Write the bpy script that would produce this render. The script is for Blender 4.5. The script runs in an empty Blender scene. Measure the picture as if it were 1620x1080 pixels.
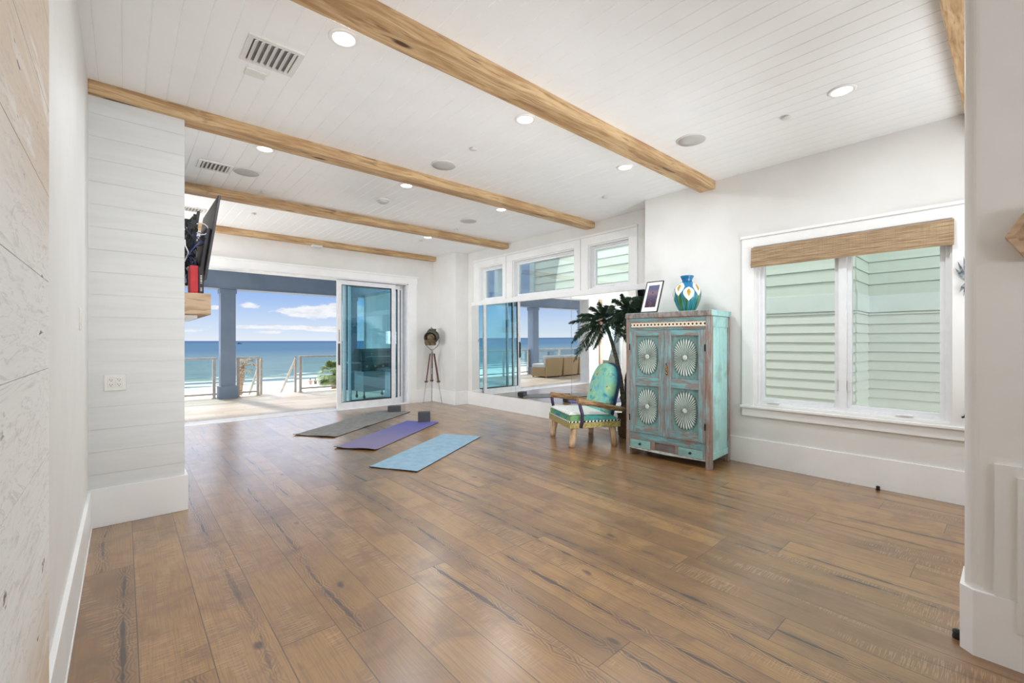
import bpy, bmesh, math, random
from math import sin, cos, pi, radians, atan2, sqrt
from mathutils import Vector, Matrix
random.seed(7)
COL = bpy.context.scene.collection
CH = 1.28            # eye height
HC = 3.05            # ceiling height

# ------------------------------------------------------------------ materials
def lin(c):
    r = []
    for v in c:
        v = v / 255.0
        r.append(v / 12.92 if v <= .04045 else ((v + .055) / 1.055) ** 2.4)
    return (r[0], r[1], r[2], 1.0)

class NT:
    def __init__(s, tree): s.t = tree; s.n = tree.nodes; s.l = tree.links
    def node(s, typ, **kw):
        n = s.n.new(typ)
        for k, v in kw.items(): setattr(n, k, v)
        return n
    def put(s, sock, v):
        if isinstance(v, bpy.types.NodeSocket): s.l.new(v, sock)
        elif isinstance(v, (tuple, list)):
            if len(sock.default_value) == 4 and len(v) == 3: v = (*v, 1)
            sock.default_value = v
        else: sock.default_value = v
    def m(s, op, a, b=0.0, c=None, clamp=False):
        n = s.node('ShaderNodeMath', operation=op, use_clamp=clamp)
        s.put(n.inputs[0], a); s.put(n.inputs[1], b)
        if c is not None: s.put(n.inputs[2], c)
        return n.outputs[0]
    def vm(s, op, a, b):
        n = s.node('ShaderNodeVectorMath', operation=op)
        s.put(n.inputs[0], a); s.put(n.inputs[1], b)
        return n.outputs[0]
    def obj(s): return s.node('ShaderNodeTexCoord').outputs['Object']
    def geo(s): return s.node('ShaderNodeNewGeometry').outputs['Position']
    def sep(s, v):
        n = s.node('ShaderNodeSeparateXYZ'); s.put(n.inputs[0], v); return n.outputs[0], n.outputs[1], n.outputs[2]
    def comb(s, x=0.0, y=0.0, z=0.0):
        n = s.node('ShaderNodeCombineXYZ')
        s.put(n.inputs[0], x); s.put(n.inputs[1], y); s.put(n.inputs[2], z); return n.outputs[0]
    def noise(s, v, scale=5.0, detail=3.0, rough=.5, dist=0.0, col=False):
        n = s.node('ShaderNodeTexNoise'); s.put(n.inputs['Vector'], v)
        n.inputs['Scale'].default_value = scale; n.inputs['Detail'].default_value = detail
        n.inputs['Roughness'].default_value = rough; n.inputs['Distortion'].default_value = dist
        return n.outputs['Color'] if col else n.outputs[0]
    def white(s, v):
        n = s.node('ShaderNodeTexWhiteNoise', noise_dimensions='3D'); s.put(n.inputs['Vector'], v); return n.outputs['Value']
    def vor(s, v, scale=5.0, feature='F1', rnd=1.0):
        n = s.node('ShaderNodeTexVoronoi', feature=feature); s.put(n.inputs['Vector'], v)
        n.inputs['Scale'].default_value = scale; n.inputs['Randomness'].default_value = rnd
        return n.outputs[0]
    def ss(s, x, a, b):
        n = s.node('ShaderNodeMapRange', interpolation_type='SMOOTHSTEP', clamp=True)
        s.put(n.inputs[0], x); n.inputs[1].default_value = a; n.inputs[2].default_value = b
        return n.outputs[0]
    def mix(s, f, a, b, blend='MIX'):
        n = s.node('ShaderNodeMix', data_type='RGBA', blend_type=blend, clamp_factor=True)
        s.put(n.inputs[0], f); s.put(n.inputs[6], a); s.put(n.inputs[7], b); return n.outputs[2]
    def bump(s, h, strength=.3, dist=.01):
        n = s.node('ShaderNodeBump'); n.inputs['Strength'].default_value = strength
        n.inputs['Distance'].default_value = dist; s.put(n.inputs['Height'], h); return n.outputs[0]

def newmat(name):
    m = bpy.data.materials.new(name); m.use_nodes = True
    N = NT(m.node_tree)
    b = N.n['Principled BSDF']
    return m, N, b

def pmat(name, c1, c2=None, scale=(8, 8, 8), rough=.5, metal=0.0, bump=0.0, detail=4, lo=.35, hi=.65, spec=.5, bdist=.003, coat=0.0):
    """generic procedural: stretched noise between two close tones"""
    m, N, b = newmat(name)
    if c2 is None: c2 = tuple(max(0, v - 6) for v in c1)
    v = N.vm('MULTIPLY', N.obj(), tuple(scale))
    n = N.noise(v, 1.0, detail)
    N.put(b.inputs['Base Color'], N.mix(N.ss(n, lo, hi), lin(c1), lin(c2)))
    b.inputs['Roughness'].default_value = rough; b.inputs['Metallic'].default_value = metal
    b.inputs['Specular IOR Level'].default_value = spec
    b.inputs['Coat Weight'].default_value = coat
    if bump: N.put(b.inputs['Normal'], N.bump(n, bump, bdist))
    return m

M = {}
M['wall'] = pmat('wall_paint', (233, 231, 227), (229, 227, 223), (3, 3, 3), .55, bump=.03)
M['ceil'] = pmat('ceiling_paint', (250, 250, 249), (247, 247, 246), (3, 3, 3), .4, bump=.03)
M['trim'] = pmat('trim_paint', (245, 244, 242), (241, 240, 238), (4, 4, 4), .35)
M['ship'] = pmat('shiplap_paint', (224, 224, 222), (219, 219, 217), (2, 20, 20), .45, bump=.05)
M['vinyl'] = pmat('white_vinyl', (243, 244, 245), (239, 240, 242), (10, 10, 10), .3)
M['alu'] = pmat('white_aluminium', (236, 236, 237), (228, 228, 230), (10, 10, 10), .35)
M['plate'] = pmat('white_plastic', (232, 229, 224), (228, 225, 220), (20, 20, 20), .35)
M['grille'] = pmat('speaker_grille', (205, 203, 200), (196, 194, 191), (200, 200, 200), .6)
M['black'] = pmat('black_plastic', (28, 28, 30), (18, 18, 20), (20, 20, 20), .45)
M['tvback'] = pmat('tv_back_plastic', (66, 64, 66), (56, 55, 58), (6, 6, 6), .5)
M['screen'] = pmat('tv_screen', (8, 8, 10), (12, 12, 14), (6, 6, 6), .08)
M['cable_blue'] = pmat('blue_cable', (40, 60, 120), (30, 45, 100), (20, 20, 20), .4)
M['cable_white'] = pmat('white_cable', (220, 220, 222), (205, 205, 208), (20, 20, 20), .4)
M['steel'] = pmat('brushed_steel', (170, 170, 172), (140, 140, 144), (3, 3, 60), .35, 1.0)
M['chrome'] = pmat('chrome', (215, 215, 218), (200, 200, 205), (5, 5, 5), .15, 1.0)
M['iron'] = pmat('dark_iron', (50, 58, 62), (30, 34, 38), (60, 60, 60), .5, .6)
M['brass'] = pmat('aged_brass', (190, 140, 70), (90, 60, 35), (90, 90, 90), .35, .9)
M['handle_black'] = pmat('door_handle_black', (70, 72, 76), (60, 62, 66), (20, 20, 20), .5)
M['bluegrey'] = pmat('blue_grey_exterior_paint', (136, 150, 170), (126, 141, 162), (1.5, 1.5, 1.5), .55)
M['soffit'] = pmat('soffit_paint', (170, 184, 200), (160, 175, 192), (1.5, 1.5, 1.5), .6)
M['rail'] = pmat('railing_metal', (205, 195, 185), (190, 180, 170), (12, 12, 12), .45)
M['wicker_pad'] = pmat('grey_cushion_fabric', (205, 208, 210), (190, 194, 198), (60, 60, 60), .85, bump=.2)
M['yoga_grey'] = pmat('grey_mat_foam', (132, 130, 127), (118, 116, 113), (9, 9, 9), .8, bump=.15)
M['yoga_blue'] = pmat('light_blue_mat_foam', (146, 176, 194), (132, 164, 184), (9, 9, 9), .75, bump=.15)
M['mat_under'] = pmat('dark_mat_underside', (48, 56, 60), (38, 44, 48), (9, 9, 9), .8)
M['mat_edge'] = pmat('brown_mat_underside', (84, 66, 56), (70, 56, 48), (9, 9, 9), .8)
M['block'] = pmat('grey_yoga_block_foam', (82, 82, 86), (66, 66, 70), (90, 90, 90), .85, bump=.3, detail=8)
M['log'] = pmat('peeled_log', (214, 184, 150), (176, 140, 104), (30, 30, 5), .55, bump=.25)
M['armlog'] = pmat('brown_arm_log', (176, 140, 96), (118, 84, 54), (34, 8, 34), .45, bump=.35)
M['gold'] = pmat('gilded_carved_frame', (196, 178, 110), (146, 132, 76), (60, 60, 60), .5, .15, bump=.6, detail=6)
M['purple'] = pmat('painted_purple_branch', (74, 52, 92), (44, 36, 66), (20, 20, 20), .3, bump=.2)
M['navy'] = pmat('navy_fabric', (34, 56, 92), (28, 44, 74), (20, 20, 20), .8)
M['frond'] = pmat('palm_leaflet', (62, 86, 62), (34, 54, 40), (25, 25, 25), .5, spec=.4)
M['stem'] = pmat('palm_stem', (108, 104, 84), (78, 72, 56), (14, 14, 50), .7, bump=.4)
M['fanleaf'] = pmat('fan_palm_leaf', (138, 146, 82), (88, 104, 54), (3, 3, 3), .6)
M['barktrunk'] = pmat('palm_bark', (168, 140, 112), (112, 88, 68), (4, 4, 12), .9, bump=.6)
M['pot'] = pmat('woven_pot', (120, 92, 64), (84, 62, 42), (50, 50, 90), .8, bump=.5)
M['copper'] = pmat('bronze_lamp_metal', (140, 122, 98), (98, 84, 68), (14, 14, 14), .4, .7)
M['lampgreen'] = pmat('patinated_lamp_metal', (98, 98, 82), (62, 62, 52), (40, 40, 40), .45, .5)
M['mahog'] = pmat('dark_wood_leg', (112, 74, 58), (82, 52, 40), (60, 60, 4), .45)
M['red'] = pmat('red_book_cover', (196, 40, 46), (176, 30, 38), (12, 12, 12), .5)
M['darkbook'] = pmat('dark_book_cover', (44, 40, 44), (34, 30, 34), (12, 12, 12), .5)
M['paper'] = pmat('page_block', (236, 232, 224), (216, 210, 202), (3, 300, 3), .8)
M['frame'] = pmat('black_picture_frame', (44, 40, 42), (34, 30, 32), (30, 30, 30), .4)
M['matboard'] = pmat('white_mount_board', (244, 243, 243), (238, 237, 237), (20, 20, 20), .7)
M['vaseblue'] = pmat('blue_glaze', (34, 122, 168), (26, 104, 150), (30, 30, 10), .15, coat=.4)
M['person_skin'] = pmat('sunlit_skin', (208, 160, 128), (190, 142, 110), (9, 9, 9), .6)
M['cloth_a'] = pmat('beach_cloth', (90, 84, 96), (70, 64, 76), (9, 9, 9), .8)
M['hair'] = pmat('dark_hair', (60, 44, 34), (44, 32, 26), (60, 60, 60), .7)
M['boat'] = pmat('boat_hull', (60, 66, 84), (50, 56, 70), (1, 1, 1), .5)
M['grill_black'] = pmat('grill_enamel', (52, 54, 58), (40, 42, 46), (8, 8, 8), .3, .3)
M['grill_grey'] = pmat('grill_cabinet_steel', (168, 172, 176), (150, 154, 160), (3, 3, 60), .35, .5)
M['cabwhite'] = pmat('outdoor_cabinet_paint', (214, 216, 218), (204, 206, 208), (6, 6, 6), .5)
M['walldeco'] = pmat('silver_leaf_metal', (190, 205, 210), (90, 100, 108), (30, 30, 30), .35, .6)
M['band'] = pmat('white_band_board', (238, 244, 242), (230, 237, 235), (1, 3, 3), .5)
M['brick'] = pmat('warm_wood_post', (206, 168, 136), (182, 142, 112), (20, 20, 3), .6, bump=.2)

def glass_mat(name, tint, gloss=.08):
    m, N, b = newmat(name)
    N.n.remove(b)
    tr = N.node('ShaderNodeBsdfTransparent'); 
    w = N.noise(N.obj(), .6, 1)
    N.put(tr.inputs[0], N.mix(w, lin(tint), lin(tuple(max(0, t - 3) for t in tint))))
    gl = N.node('ShaderNodeBsdfGlossy'); gl.inputs['Roughness'].default_value = .0
    gl.inputs['Color'].default_value = (.9, .95, 1, 1)
    fr = N.node('ShaderNodeFresnel'); fr.inputs[0].default_value = 1.45
    f = N.m('ADD', N.m('MULTIPLY', fr.outputs[0], .8), gloss * .3, clamp=True)
    mx = N.node('ShaderNodeMixShader'); N.put(mx.inputs[0], f)
    N.l.new(tr.outputs[0], mx.inputs[1]); N.l.new(gl.outputs[0], mx.inputs[2])
    N.l.new(mx.outputs[0], N.n['Material Output'].inputs[0])
    return m
M['glass'] = glass_mat('clear_window_glass', (248, 253, 251))
M['blueglass'] = glass_mat('blue_tinted_door_glass', (237, 251, 254))
M['railglass'] = glass_mat('railing_glass', (246, 252, 251), .02)

def emis(name, col, st):
    m, N, b = newmat(name)
    w = N.noise(N.obj(), 40, 1)
    N.put(b.inputs['Emission Color'], N.mix(w, lin(col), lin(tuple(min(255, c + 3) for c in col))))
    b.inputs['Emission Strength'].default_value = st
    b.inputs['Base Color'].default_value = (.9, .9, .9, 1)
    return m
M['lamp'] = emis('downlight_lens', (255, 250, 238), 6.0)

def mirror_mat():
    m, N, b = newmat('mirror_silver')
    w = N.noise(N.obj(), 3, 1)
    N.put(b.inputs['Base Color'], N.mix(w, (.90, .93, .93, 1), (.92, .95, .95, 1)))
    b.inputs['Metallic'].default_value = 1; b.inputs['Roughness'].default_value = 0.0
    return m
M['mirror'] = mirror_mat()

def floor_mat():
    m, N, b = newmat('reclaimed_wood_plank_floor')
    x, y, z = N.sep(N.geo())
    W = .2253
    sx = N.m('DIVIDE', N.m('SUBTRACT', x, .046 + 100 * W * 0), W)
    i = N.m('FLOOR', sx)
    fx = N.m('SUBTRACT', sx, i)
    L = 1.83
    off = N.m('MULTIPLY', N.white(N.comb(i, 3.1, 0.0)), L)
    # joint of the board between x=.27 and .50 sits at y=2.48
    sy = N.m('DIVIDE', N.m('ADD', y, off), L)
    j = N.m('FLOOR', sy); fy = N.m('SUBTRACT', sy, j)
    r1 = N.white(N.comb(i, j, 1.0)); r2 = N.white(N.comb(i, j, 2.0)); r3 = N.white(N.comb(i, j, 7.0))
    seed = N.m('MULTIPLY', r1, 40.0)
    xl = N.m('SUBTRACT', fx, .5)
    # fine straight grain
    g1 = N.noise(N.comb(N.m('MULTIPLY', x, 170.0), N.m('ADD', N.m('MULTIPLY', y, 5.0), seed), seed), 1.0, 3)
    # blotches, slightly crosswise
    bl = N.noise(N.comb(N.m('ADD', N.m('MULTIPLY', x, 3.5), seed), N.m('MULTIPLY', y, 4.0), seed), 1.0, 4, .6, .6)
    bl2 = N.noise(N.comb(N.m('ADD', N.m('MULTIPLY', x, 9.0), seed), N.m('MULTIPLY', y, 1.8), seed), 1.0, 3, .55)
    # cathedral figure along a wandering centre line
    cen = N.m('MULTIPLY', N.m('SUBTRACT', N.noise(N.comb(seed, N.m('MULTIPLY', y, 1.1), r2), 1.0, 1), .5), .55)
    cen = N.m('ADD', cen, N.m('MULTIPLY', N.m('SUBTRACT', r2, .5), .55))
    dx = N.m('ABSOLUTE', N.m('SUBTRACT', xl, cen))
    warp = N.noise(N.comb(N.m('MULTIPLY', x, 14.0), N.m('MULTIPLY', y, 7.0), seed), 1.0, 2)
    lens = N.noise(N.comb(seed, N.m('MULTIPLY', y, 3.2), r3), 1.0, 3, .6)
    f = N.m('ADD', N.m('ADD', N.m('MULTIPLY', dx, 2.4), N.m('MULTIPLY', warp, .45)), N.m('MULTIPLY', lens, 2.2))
    ph = N.m('FRACT', N.m('MULTIPLY', f, 6.5))
    line = N.ss(N.m('ABSOLUTE', N.m('SUBTRACT', ph, .5)),   .22, .44)
    near = N.m('SUBTRACT', 1.0, N.ss(dx, .02, .24))
    figw = N.ss(r3, .25, .6)
    line = N.m('MULTIPLY', N.m('MULTIPLY', line, near), figw)
    core = N.m('MULTIPLY', N.m('MULTIPLY', N.m('SUBTRACT', 1.0, N.ss(N.m('ADD', N.m('MULTIPLY', dx, 10.0), N.m('MULTIPLY', lens, 2.6)), 1.25, 1.55)), figw), .9)
    # knots
    kv = N.comb(N.m('ADD', N.m('MULTIPLY', x, 9.0), seed), N.m('MULTIPLY', y, 4.6), seed)
    kd = N.vor(N.vm('ADD', kv, N.vm('MULTIPLY', N.noise(kv, 1.6, 2, col=True), (.35, .35, 0))), .42)
    knot = N.m('SUBTRACT', 1.0, N.ss(kd, .03, .09))
    # saw marks
    saw = N.noise(N.comb(N.m('MULTIPLY', x, 12.0), N.m('MULTIPLY', y, 210.0), seed), 1.0, 1)
    sawm = N.m('MULTIPLY', N.ss(r2, .55, .7), N.ss(N.noise(N.comb(N.m('MULTIPLY', x, 9.0), N.m('MULTIPLY', y, 1.6), seed), 1.0, 1), .5, .6))
    c = N.mix(N.ss(r1, .0, 1.0), lin((166, 124, 70)), lin((132, 96, 54)))
    c = N.mix(N.m('MULTIPLY', N.ss(bl, .42, .72), .62), c, lin((100, 67, 42)))
    c = N.mix(N.m('MULTIPLY', N.ss(bl2, .48, .75), .5), c, lin((176, 138, 98)))
    c = N.mix(N.m('MULTIPLY', N.ss(g1, .40, .66), .42), c, lin((116, 82, 56)))
    c = N.mix(N.m('MULTIPLY', N.m('MULTIPLY', sawm, N.ss(saw, .5, .62)), .32), c, lin((200, 164, 126)))
    c = N.mix(N.m('MULTIPLY', line, .75), c, lin((80, 56, 42)))
    c = N.mix(core, c, lin((62, 44, 36)))
    c = N.mix(N.m('MULTIPLY', knot, .8), c, lin((66, 44, 34)))
    ex = N.m('MINIMUM', fx, N.m('SUBTRACT', 1.0, fx)); ey = N.m('MULTIPLY', N.m('MINIMUM', fy, N.m('SUBTRACT', 1.0, fy)), L / W)
    e = N.m('MINIMUM', ex, ey)
    gap = N.m('SUBTRACT', 1.0, N.ss(e, .004, .014))
    c = N.mix(N.m('MULTIPLY', gap, .75), c, lin((70, 50, 36)))
    N.put(b.inputs['Base Color'], c)
    rg = N.m('ADD', .26, N.m('MULTIPLY', N.noise(N.comb(N.m('MULTIPLY', x, 2.0), y, 0.0), 3.0, 3), .16))
    N.put(b.inputs['Roughness'], rg)
    b.inputs['Specular IOR Level'].default_value = .6; b.inputs['Coat Weight'].default_value = .9; b.inputs['Coat Roughness'].default_value = .27
    h = N.m('SUBTRACT', N.m('MULTIPLY', g1, .35), N.m('ADD', gap, N.m('MULTIPLY', line, .3)))
    N.put(b.inputs['Normal'], N.bump(h, .35, .0012))
    return m
M['floor'] = floor_mat()

def beam_mat():
    m, N, b = newmat('rough_oak_beam')
    x, y, z = N.sep(N.obj())
    s = N.comb(N.m('MULTIPLY', x, 1.6), N.m('MULTIPLY', y, 16.0), N.m('MULTIPLY', z, 16.0))
    s = N.vm('ADD', s, N.vm('MULTIPLY', N.noise(N.comb(x, N.m('MULTIPLY', y, 4.0), z), 1.4, 2, col=True), (0, 1.6, 1.6)))
    g = N.noise(s, 1.0, 5, .6)
    g2 = N.noise(N.vm('MULTIPLY', s, (1, 5, 5)), 1.0, 3)
    crack = N.ss(N.noise(N.vm('MULTIPLY', s, (1.3, 1.5, 1.5)), 1.0, 2, .5), .62, .67)
    low = N.ss(N.noise(N.comb(x, 0.0, 0.0), .9, 2), .40, .60)
    crack = N.m('MULTIPLY', crack, low)
    c = N.mix(N.ss(g, .36, .66), lin((214, 182, 138)), lin((176, 138, 96)))
    c = N.mix(N.m('MULTIPLY', N.ss(g2, .48, .68), .65), c, lin((150, 110, 70)))
    c = N.mix(N.m('MULTIPLY', crack, .85), c, lin((92, 60, 34)))
    kd = N.vor(N.comb(N.m('MULTIPLY', x, 1.5), N.m('MULTIPLY', y, 5.0), N.m('MULTIPLY', z, 5.0)), 1.0)
    c = N.mix(N.m('SUBTRACT', 1.0, N.ss(kd, .05, .13)), c, lin((88, 58, 36)))
    N.put(b.inputs['Base Color'], c); b.inputs['Roughness'].default_value = .6
    N.put(b.inputs['Normal'], N.bump(N.m('SUBTRACT', g, crack), .35, .004))
    return m
M['beam'] = beam_mat()

def mantel_mat():
    m, N, b = newmat('mantel_wood')
    x, y, z = N.sep(N.obj())
    w = N.noise(N.comb(N.m('MULTIPLY', x, 2.0), N.m('MULTIPLY', y, .8), N.m('MULTIPLY', z, 14.0)), 1.0, 2)
    ph = N.m('FRACT', N.m('MULTIPLY', w, 5.0))
    c = N.mix(N.ss(ph, .1, .9), lin((200, 172, 142)), lin((176, 144, 112)))
    N.put(b.inputs['Base Color'], c); b.inputs['Roughness'].default_value = .6
    return m
M['mantel'] = mantel_mat()

def rustic_mat():
    m, N, b = newmat('whitewashed_pecky_cypress')
    x, y, z = N.sep(N.geo())
    k = N.m('FLOOR', N.m('DIVIDE', N.m('SUBTRACT', z, 1.019), .1985))
    seed = N.m('MULTIPLY', N.white(N.comb(k, 1.0, 2.0)), 30.0)
    fz = N.m('FRACT', N.m('DIVIDE', N.m('SUBTRACT', z, 1.019), .1985))
    v = N.comb(seed, N.m('MULTIPLY', y, 2.4), N.m('MULTIPLY', z, 13.0))
    n1 = N.noise(v, 1.0, 5, .6, .8)
    n2 = N.noise(N.comb(seed, N.m('MULTIPLY', y, 6.0), N.m('MULTIPLY', z, 60.0)), 1.0, 4, .6)
    far = N.ss(N.m('ABSOLUTE', N.m('SUBTRACT', z, 1.12)), .28, .62)
    tan = N.m('MULTIPLY', N.m('MULTIPLY', far, N.ss(n1, .22, .50)), .9)
    c = N.mix(tan, lin((244, 243, 240)), lin((214, 190, 162)))
    c = N.mix(N.m('MULTIPLY', N.ss(n2, .52, .75), .3), c, lin((176, 160, 148)))
    # grey sweeping grain
    ph = N.m('FRACT', N.m('MULTIPLY', n1, 9.0))
    c = N.mix(N.m('MULTIPLY', N.ss(N.m('ABSOLUTE', N.m('SUBTRACT', ph, .5)), .38, .5), .22), c, lin((140, 130, 124)))
    peck = N.ss(N.noise(N.comb(seed, N.m('MULTIPLY', y, 9.0), N.m('MULTIPLY', z, 26.0)), 1.0, 3, .6), .66, .70)
    peck = N.m('MULTIPLY', peck, N.ss(N.noise(N.comb(seed, N.m('MULTIPLY', y, 1.8), N.m('MULTIPLY', z, 4.0)), 1.0, 2), .48, .58))
    c = N.mix(N.m('MULTIPLY', peck, .9), c, lin((78, 58, 50)))
    N.put(b.inputs['Base Color'], c); b.inputs['Roughness'].default_value = .6
    N.put(b.inputs['Normal'], N.bump(N.m('SUBTRACT', n2, N.m('MULTIPLY', peck, 2.0)), .3, .003))
    return m
M['rustic'] = rustic_mat()

def siding_mat(name, c1, c2):
    m, N, b = newmat(name)
    x, y, z = N.sep(N.obj())
    n = N.noise(N.comb(N.m('MULTIPLY', x, 3.0), N.m('MULTIPLY', y, 3.0), N.m('MULTIPLY', z, 30.0)), 1.0, 3)
    N.put(b.inputs['Base Color'], N.mix(n, lin(c1), lin(c2))); b.inputs['Roughness'].default_value = .6
    N.put(b.inputs['Normal'], N.bump(n, .1, .002))
    return m
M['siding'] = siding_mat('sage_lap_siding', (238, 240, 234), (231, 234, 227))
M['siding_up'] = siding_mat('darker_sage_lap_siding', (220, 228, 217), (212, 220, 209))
M['corner'] = siding_mat('pale_blue_corner_board', (204, 222, 228), (196, 214, 220))

def deck_mat():
    m, N, b = newmat('wood_look_deck_tile')
    x, y, z = N.sep(N.geo())
    W = .2
    sy = N.m('DIVIDE', y, W); i = N.m('FLOOR', sy); fy = N.m('FRACT', sy)
    sx = N.m('DIVIDE', N.m('ADD', x, N.m('MULTIPLY', N.white(N.comb(i, 0.0, 0.0)), .9)), .9)
    j = N.m('FLOOR', sx); fx = N.m('FRACT', sx)
    r = N.white(N.comb(i, j, 4.0))
    g = N.noise(N.comb(N.m('MULTIPLY', x, 3.0), N.m('MULTIPLY', y, 30.0), N.m('MULTIPLY', r, 20.0)), 1.0, 4)
    c = N.mix(r, lin((202, 186, 166)), lin((180, 160, 138)))
    c = N.mix(N.m('MULTIPLY', N.ss(g, .42, .7), .5), c, lin((166, 144, 122)))
    c = N.mix(N.m('MULTIPLY', N.ss(N.noise(N.comb(x, y, 0.0), 1.1, 4), .42, .62), .5), c, lin((212, 204, 194)))
    e = N.m('MINIMUM', N.m('MINIMUM', fy, N.m('SUBTRACT', 1.0, fy)), N.m('MULTIPLY', N.m('MINIMUM', fx, N.m('SUBTRACT', 1.0, fx)), 4.5))
    c = N.mix(N.m('MULTIPLY', N.m('SUBTRACT', 1.0, N.ss(e, .01, .03)), .6), c, lin((150, 128, 108)))
    N.put(b.inputs['Base Color'], c); b.inputs['Roughness'].default_value = .5
    return m
M['deck'] = deck_mat()

def sand_mat():
    m, N, b = newmat('beach_sand')
    x, y, z = N.sep(N.geo())
    n = N.noise(N.comb(x, y, 0.0), .6, 5, .6)
    c = N.mix(N.ss(n, .35, .65), lin((208, 202, 192)), lin((194, 186, 174)))
    wet = N.ss(N.m('ADD', y, N.m('MULTIPLY', N.noise(N.comb(x, 0.0, 0.0), .06, 2), 8.0)), 80.0, 86.0)
    c = N.mix(N.m('MULTIPLY', wet, .45), c, lin((168, 160, 150)))
    N.put(b.inputs['Base Color'], c); b.inputs['Roughness'].default_value = .9
    return m
M['sand'] = sand_mat()

def sea_mat():
    m, N, b = newmat('sea_water')
    x, y, z = N.sep(N.geo())
    wob = N.noise(N.comb(N.m('MULTIPLY', x, .05), N.m('MULTIPLY', y, .05), 0.0), 1.0, 3)
    yy = N.m('ADD', y, N.m('MULTIPLY', N.m('SUBTRACT', wob, .5), 14.0))
    t = N.ss(yy, 86.0, 420.0)
    c = N.mix(t, lin((92, 110, 114)), lin((66, 88, 108)))
    c = N.mix(N.ss(y, 400.0, 4000.0), c, lin((54, 74, 102)))
    rip = N.noise(N.comb(N.m('MULTIPLY', x, .12), N.m('MULTIPLY', y, .55), 0.0), 1.0, 4, .6)
    c = N.mix(N.m('MULTIPLY', N.ss(rip, .45, .65), .3), c, lin((48, 68, 90)))
    # breakers: foam lines parallel to the shore
    foam = None
    for (a, w, thr) in ((87.5, 2.6, .40), (95.0, 2.2, .46), (106.0, 2.6, .55)):
        dd = N.m('ABSOLUTE', N.m('SUBTRACT', yy, a))
        band = N.m('SUBTRACT', 1.0, N.ss(dd, w * .5, w))
        br = N.ss(N.noise(N.comb(N.m('MULTIPLY', x, .09), N.m('MULTIPLY', y, .5), a), 1.0, 4, .6), thr, thr + .08)
        f1 = N.m('MULTIPLY', band, br)
        foam = f1 if foam is None else N.m('MAXIMUM', foam, f1)
    c = N.mix(N.m('MULTIPLY', N.m('SUBTRACT', 1.0, N.ss(N.m('ABSOLUTE', N.m('SUBTRACT', yy, 99.5)), .6, 2.4)), .55), c, lin((122, 140, 118)))
    c = N.mix(foam, c, lin((190, 190, 190)))
    N.put(b.inputs['Base Color'], c)
    b.inputs['Roughness'].default_value = .6; b.inputs['Specular IOR Level'].default_value = .0
    return m
M['sea'] = sea_mat()

def blind_mat():
    m, N, b = newmat('woven_grass_shade')
    x, y, z = N.sep(N.obj())
    n = N.noise(N.comb(N.m('MULTIPLY', x, 12.0), N.m('MULTIPLY', y, 5.0), N.m('MULTIPLY', z, 190.0)), 1.0, 4, .6)
    n2 = N.noise(N.comb(0.0, N.m('MULTIPLY', y, 260.0), N.m('MULTIPLY', z, 4.0)), 1.0, 1)
    c = N.mix(N.ss(n, .34, .66), lin((190, 164, 130)), lin((138, 112, 84)))
    c = N.mix(N.m('MULTIPLY', N.ss(n2, .5, .7), .22), c, lin((112, 82, 56)))
    N.put(b.inputs['Base Color'], c); b.inputs['Roughness'].default_value = .8
    N.put(b.inputs['Normal'], N.bump(n, .5, .002))
    return m
M['blind'] = blind_mat()

def distressed(name, base, light, bare, amount, axis='z'):
    m, N, b = newmat(name)
    x, y, z = N.sep(N.obj())
    if axis == 'z': v = N.comb(N.m('MULTIPLY', x, 26.0), N.m('MULTIPLY', y, 26.0), N.m('MULTIPLY', z, 3.2))
    else: v = N.comb(N.m('MULTIPLY', x, 3.6), N.m('MULTIPLY', y, 26.0), N.m('MULTIPLY', z, 26.0))
    n1 = N.noise(v, 1.0, 5, .65)
    n2 = N.noise(N.vm('ADD', N.vm('MULTIPLY', v, (1.8, 1.8, 1.3)), (9, 4, 2)), 1.0, 5, .65)
    n3 = N.noise(N.obj(), 5.0, 3)
    c = N.mix(N.ss(n1, .40, .62), lin(base), lin(light))
    c = N.mix(N.m('MULTIPLY', N.ss(n2, amount, amount + .10), .85), c, lin(bare))
    c = N.mix(N.m('MULTIPLY', N.ss(n3, .50, .68), .55), c, lin(tuple(int(v * .92) for v in bare)))
    fine = N.noise(N.vm('MULTIPLY', v, (5, 5, 5)), 1.0, 2)
    c = N.mix(N.m('MULTIPLY', N.ss(fine, .58, .75), .35), c, lin((82, 74, 74)))
    N.put(b.inputs['Base Color'], c); b.inputs['Roughness'].default_value = .6
    N.put(b.inputs['Normal'], N.bump(N.m('SUBTRACT', n1, n2), .35, .003))
    return m
M['arm_v'] = distressed('distressed_teal_upright', (114, 150, 152), (128, 168, 170), (136, 118, 112), .46, 'z')
M['arm_h'] = distressed('distressed_teal_rail', (108, 144, 146), (118, 172, 174), (140, 116, 106), .465, 'x')
M['arm_bare'] = distressed('bare_worn_wood', (140, 120, 112), (150, 160, 158), (146, 112, 94), .48, 'z')
M['arm_panel'] = distressed('teal_carved_field', (112, 152, 150), (124, 168, 166), (134, 140, 130), .58, 'z')
M['arm_side'] = distressed('pale_turquoise_side_boards', (168, 212, 206), (156, 202, 198), (134, 160, 146), .66, 'z')
M['arm_drawer'] = distressed('pale_teal_drawer', (134, 178, 172), (142, 186, 180), (120, 152, 146), .62, 'x')
M['arm_mid'] = distressed('grey_brown_board', (126, 116, 114), (118, 108, 104), (110, 92, 86), .52, 'x')
M['edge_white'] = pmat('worn_white_edge', (206, 212, 206), (166, 160, 150), (20, 60, 60), .6)

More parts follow.
